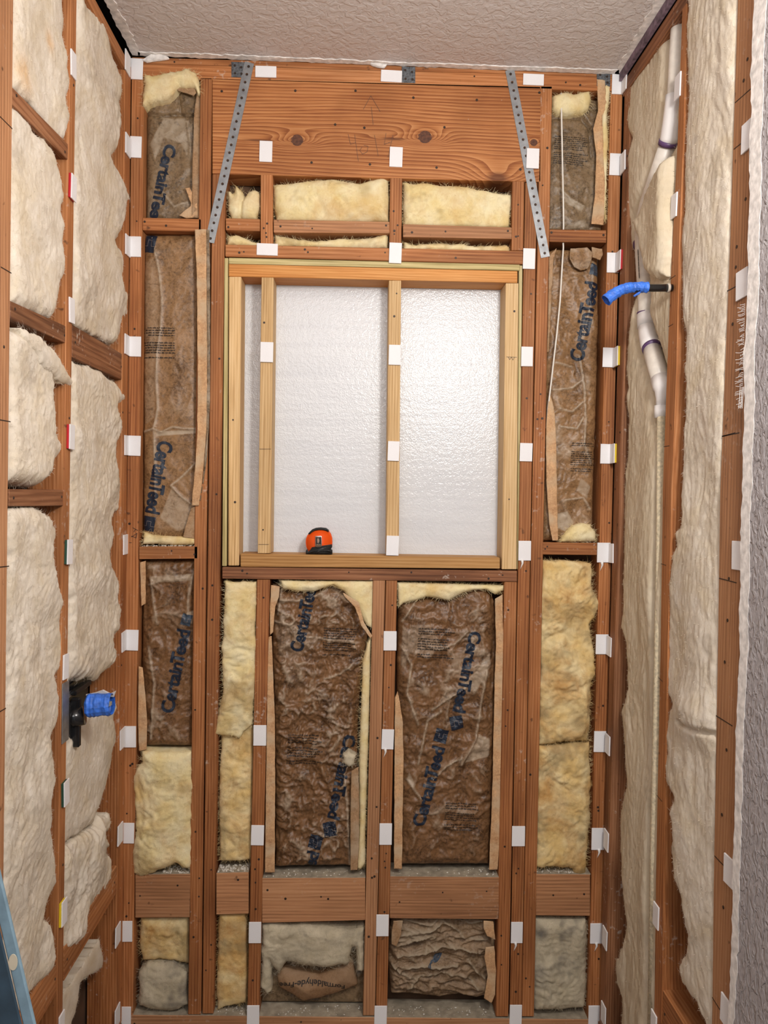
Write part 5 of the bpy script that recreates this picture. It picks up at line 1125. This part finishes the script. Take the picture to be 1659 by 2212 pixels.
bm = bmesh.new(); tube(bm, [ya(1385, 626), ya(1379, 634), ya(1369, 640)], [.004, .0035, .0025], 8); mobj('tape_tail', bm, M['tape'], sa)

# ------------------------------------------------------------------ shower valve on the left wall
def lp_(x, y, h): return hit(x, y, 0, XL + h)
Yv = -.40
sv = empty('shower_valve', lp_(160, 1580, 0), 'taped shower valve with black housing and steel mounting strip, left wall', 'shower valve')
q = L.uv([(133, 1477), (147, 1470), (146, 1597), (132, 1608)])
bm = slab(L, q, .0006, .003, .0004); mobj('mounting_strip', bm, M['steel'], sv)
vz = hit(190, 1524, 0, XL)[2]
def vb(name, x0, x1, y0, y1, z0, z1, mat, bev=.002): return mobj(name, boxbm((XL + x0, y0, vz + z0), (XL + x1, y1, vz + z1), bev), mat, sv)
vb('mounting_rail', -.045, -.020, -.455, -.275, .040, .050, M['steel']); vb('mounting_rail', -.045, -.020, -.455, -.33, -.068, -.058, M['steel'])
bm = bmesh.new()
hexa(bm, [(XL - .035, -.40, vz + .065), (XL - .012, -.30, vz + .088), (XL - .012, -.30, vz - .045), (XL - .035, -.40, vz - .062)], [(XL - .060, -.39, vz + .065), (XL - .04, -.29, vz + .088), (XL - .04, -.29, vz - .045), (XL - .06, -.39, vz - .062)], .003)
mobj('black_housing', bm, M['black'], sv)
vb('housing_edge', -.03, -.004, -.445, -.405, -.075, .035, M['black'], .004); vb('housing_edge', -.012, .012, -.424, -.408, -.08, .045, M['black'], .003)
vb('side_bracket', -.02, -.005, -.40, -.285, .045, .058, M['black'], .002)
bm = bmesh.new(); tube(bm, [(XL - .03, -.435, vz + .045), (XL - .03, -.435, vz + .078)], .011, 16); mobj('brass_fitting', bm, M['brass'], sv, True)
bm = bmesh.new(); tube(bm, [(XL - .03, -.435, vz + .066), (XL - .03, -.435, vz + .3)], .013, 16); mobj('supply_tube', bm, M['clear'], sv, True)
bm = bmesh.new(); tube(bm, [(XL - .03, -.42, vz - .01), (XL + .02, -.415, vz)], .024, 20); mobj('valve_body', bm, M['black'], sv, True)
cx0, cx1 = hit(190, 1524, 1, -.415), hit(242, 1521, 1, -.415)
wrap([(cx0[0], -.415, cx0[2]), ((cx0[0] + cx1[0]) / 2, -.415, (cx0[2] + cx1[2]) / 2), (cx1[0], -.415, cx1[2])], [.028, .0275, .026], 14, .0014, M['tape'], 'blue_tape', sv)
bm = bmesh.new(); tube(bm, [(cx0[0] + .01, -.415, cx0[2]), (cx1[0] - .012, -.415, cx1[2])], .018, 18); mobj('valve_stem', bm, plain('deep_blue_stem', (.01, .02, .10), .5), sv, True)
mobj('stem_tip', boxbm((cx1[0] - .014, -.424, cx1[2] - .004), (cx1[0] - .002, -.408, cx1[2] + .006), .001), plain('grey_stem_tip', (.35, .33, .28), .4), sv)
bm = bmesh.new(); P_ = [hit(x, y, 1, -.40) for x, y in ((185, 1502), (205, 1498), (222, 1492), (238, 1500), (250, 1494), (246, 1506), (232, 1504), (210, 1504))]
f = [bm.verts.new(p) for p in P_]; b_ = [bm.verts.new(p + np.array([0, .004, .002])) for p in P_]; bm.faces.new(f); bm.faces.new(b_[::-1])
for i in range(8): bm.faces.new((f[i], b_[i], b_[(i + 1) % 8], f[(i + 1) % 8]))
mobj('plastic_film', bm, plain('milky_film', (.5, .47, .46), .3), sv)

# ------------------------------------------------------------------ ladder at the lower left
Yl = -1.30
def ly(x, y, Y_=Yl): q = hit(x, y, 1, Y_); return np.array([q[0], Y_, q[2]])
a0, a1 = ly(0, 1890), ly(75, 2212); b0, b1 = ly(-27, 1890), ly(48, 2212)
def ext(p, q, z): t = (z - p[2]) / (q[2] - p[2]); return p + (q - p) * t
# keep the rail within the room: top just out of frame, foot on the floor
k_top = max(a0[2] + .10, 0); A_t, A_b = ext(a0, a1, 1.35), ext(a0, a1, 0.0); B_t, B_b = ext(b0, b1, 1.35), ext(b0, b1, 0.0)
lad = empty('ladder', tuple(A_b), 'blue fibreglass ladder rail leaning at the lower left corner of the photo', 'ladder')
def lhex(name, f4, dy, mat, bev=.002):
    bm = bmesh.new(); hexa(bm, f4, [p + np.array([0, dy, 0]) for p in f4], bev); return mobj(name, bm, mat, lad)
lhex('rail_flange', [B_t, A_t, A_b, B_b], .006, M['ladder'])
wv = np.array([-.004, 0, 0])
lhex('rail_web', [B_t + wv * 20 + np.array([0, -.004, 0]), B_t + np.array([.001, -.004, 0]), B_b + np.array([.001, -.004, 0]), B_b + wv * 20 + np.array([0, -.004, 0])], .004, M['ladder_dark'])
hc = ly(28, 2079, Yl - .0012)
bm = bmesh.new(); tube(bm, [hc, hc + np.array([0, .001, 0])], .006, 20)
for v in bm.verts: v.co.z = hc[2] + (v.co.z - hc[2]) * 1.9
hl = mobj('rivet_hole', bm, plain('pale_hole', (.55, .48, .36), .7), lad); hl['label'] = 'pale oval hole in the rail'

# ------------------------------------------------------------------ loose stuff
def crumbs(label, spots, seed, size=.0035):
    r_ = random.Random(seed); bm = bmesh.new()
    for (x0, x1, y, yy, n) in spots:
        for _ in range(n):
            x = r_.uniform(x0, x1); dpt = r_.uniform(.004, .05)
            p = hit(x, y, 1, 0.0); s = size * r_.uniform(.3, 1.25)
            m_ = Matrix.Translation((p[0], dpt, p[2] + s * .35)) @ Matrix.Rotation(r_.uniform(0, 6), 4, (r_.random(), r_.random(), r_.random())) @ Matrix.Diagonal((s, s * r_.uniform(.5, 1), s * r_.uniform(.4, .8), 1))
            bmesh.ops.create_icosphere(bm, subdivisions=1, radius=1, matrix=m_)
    o = mobj('plaster_crumbs', bm, M['crumb']); tag(o, label, 'crumbs', kind='stuff'); return o
crumbs('white plaster crumbs on the lower block of the left corner bay', [(306, 424, 1181, 0, 150)], 1)
crumbs('white plaster crumbs on the wide blocks left of the window', [(350, 408, 1888, 0, 90), (470, 534, 1885, 0, 130)], 2, .004)
crumbs('plaster crumbs on the two big wide blocks below the papered bays', [(570, 785, 1896.5, 0, 60), (845, 1075, 1894, 0, 60)], 3, .003)
crumbs('plaster crumbs on the blocks of the right corner bay', [(1160, 1240, 1888.5, 0, 150), (1240, 1285, 1172.5, 0, 40)], 4, .003)
crumbs('plaster crumbs scattered on the bottom plate', [(465, 532, 2194, 0, 40), (600, 780, 2195, 0, 50), (850, 1070, 2197, 0, 60)], 5, .003)
# torn paper bits at the ceiling edge
for lab, pl in (('torn cream paper curl hanging at the ceiling edge, top left', [(310, 133), (320, 127), (332, 121), (340, 118), (352, 124), (366, 128), (350, 131), (335, 134), (318, 136)]), ('small torn paper bit hanging at the ceiling edge over the middle plate', [(800, 141), (815, 141), (835, 142), (830, 148), (815, 146)])):
    o = relief('torn_paper', B, pl, lambda u, v, d: .012 + .006 * pn(u * 50, v * 50, 3), M['tornpaper'], .002, .001, .0015, 8); tag(o, lab, 'torn paper')
# drywall mesh tape fringe
bm = bmesh.new(); r_ = random.Random(4)
for i in range(60):
    y = 655 + i * 3.8; x1 = 1611 - (y - 655) * .03; x0 = x1 - r_.uniform(6, 17)
    if r_.random() < .12: continue
    a_, b_ = R.uv([(x0, y + r_.uniform(0, 3)), (x1, y - 2)], .014)
    ribbon(R, [a_, (a_ + b_) / 2 + np.array([0, r_.uniform(-.002, .002)]), b_], .0011, .0155, bm, .0005)
for x in (1601, 1605, 1608):
    a_, b_ = R.uv([(x, 836), (x - 3, 882)], .014); ribbon(R, [a_, b_], .001, .0158, bm, .0005)
tag(mobj('mesh_tape', bm, M['glue']), 'fringe of torn white mesh tape at the right drywall edge', 'mesh tape')
for o in bpy.data.objects:
    if '_o' in o: del o['_o']
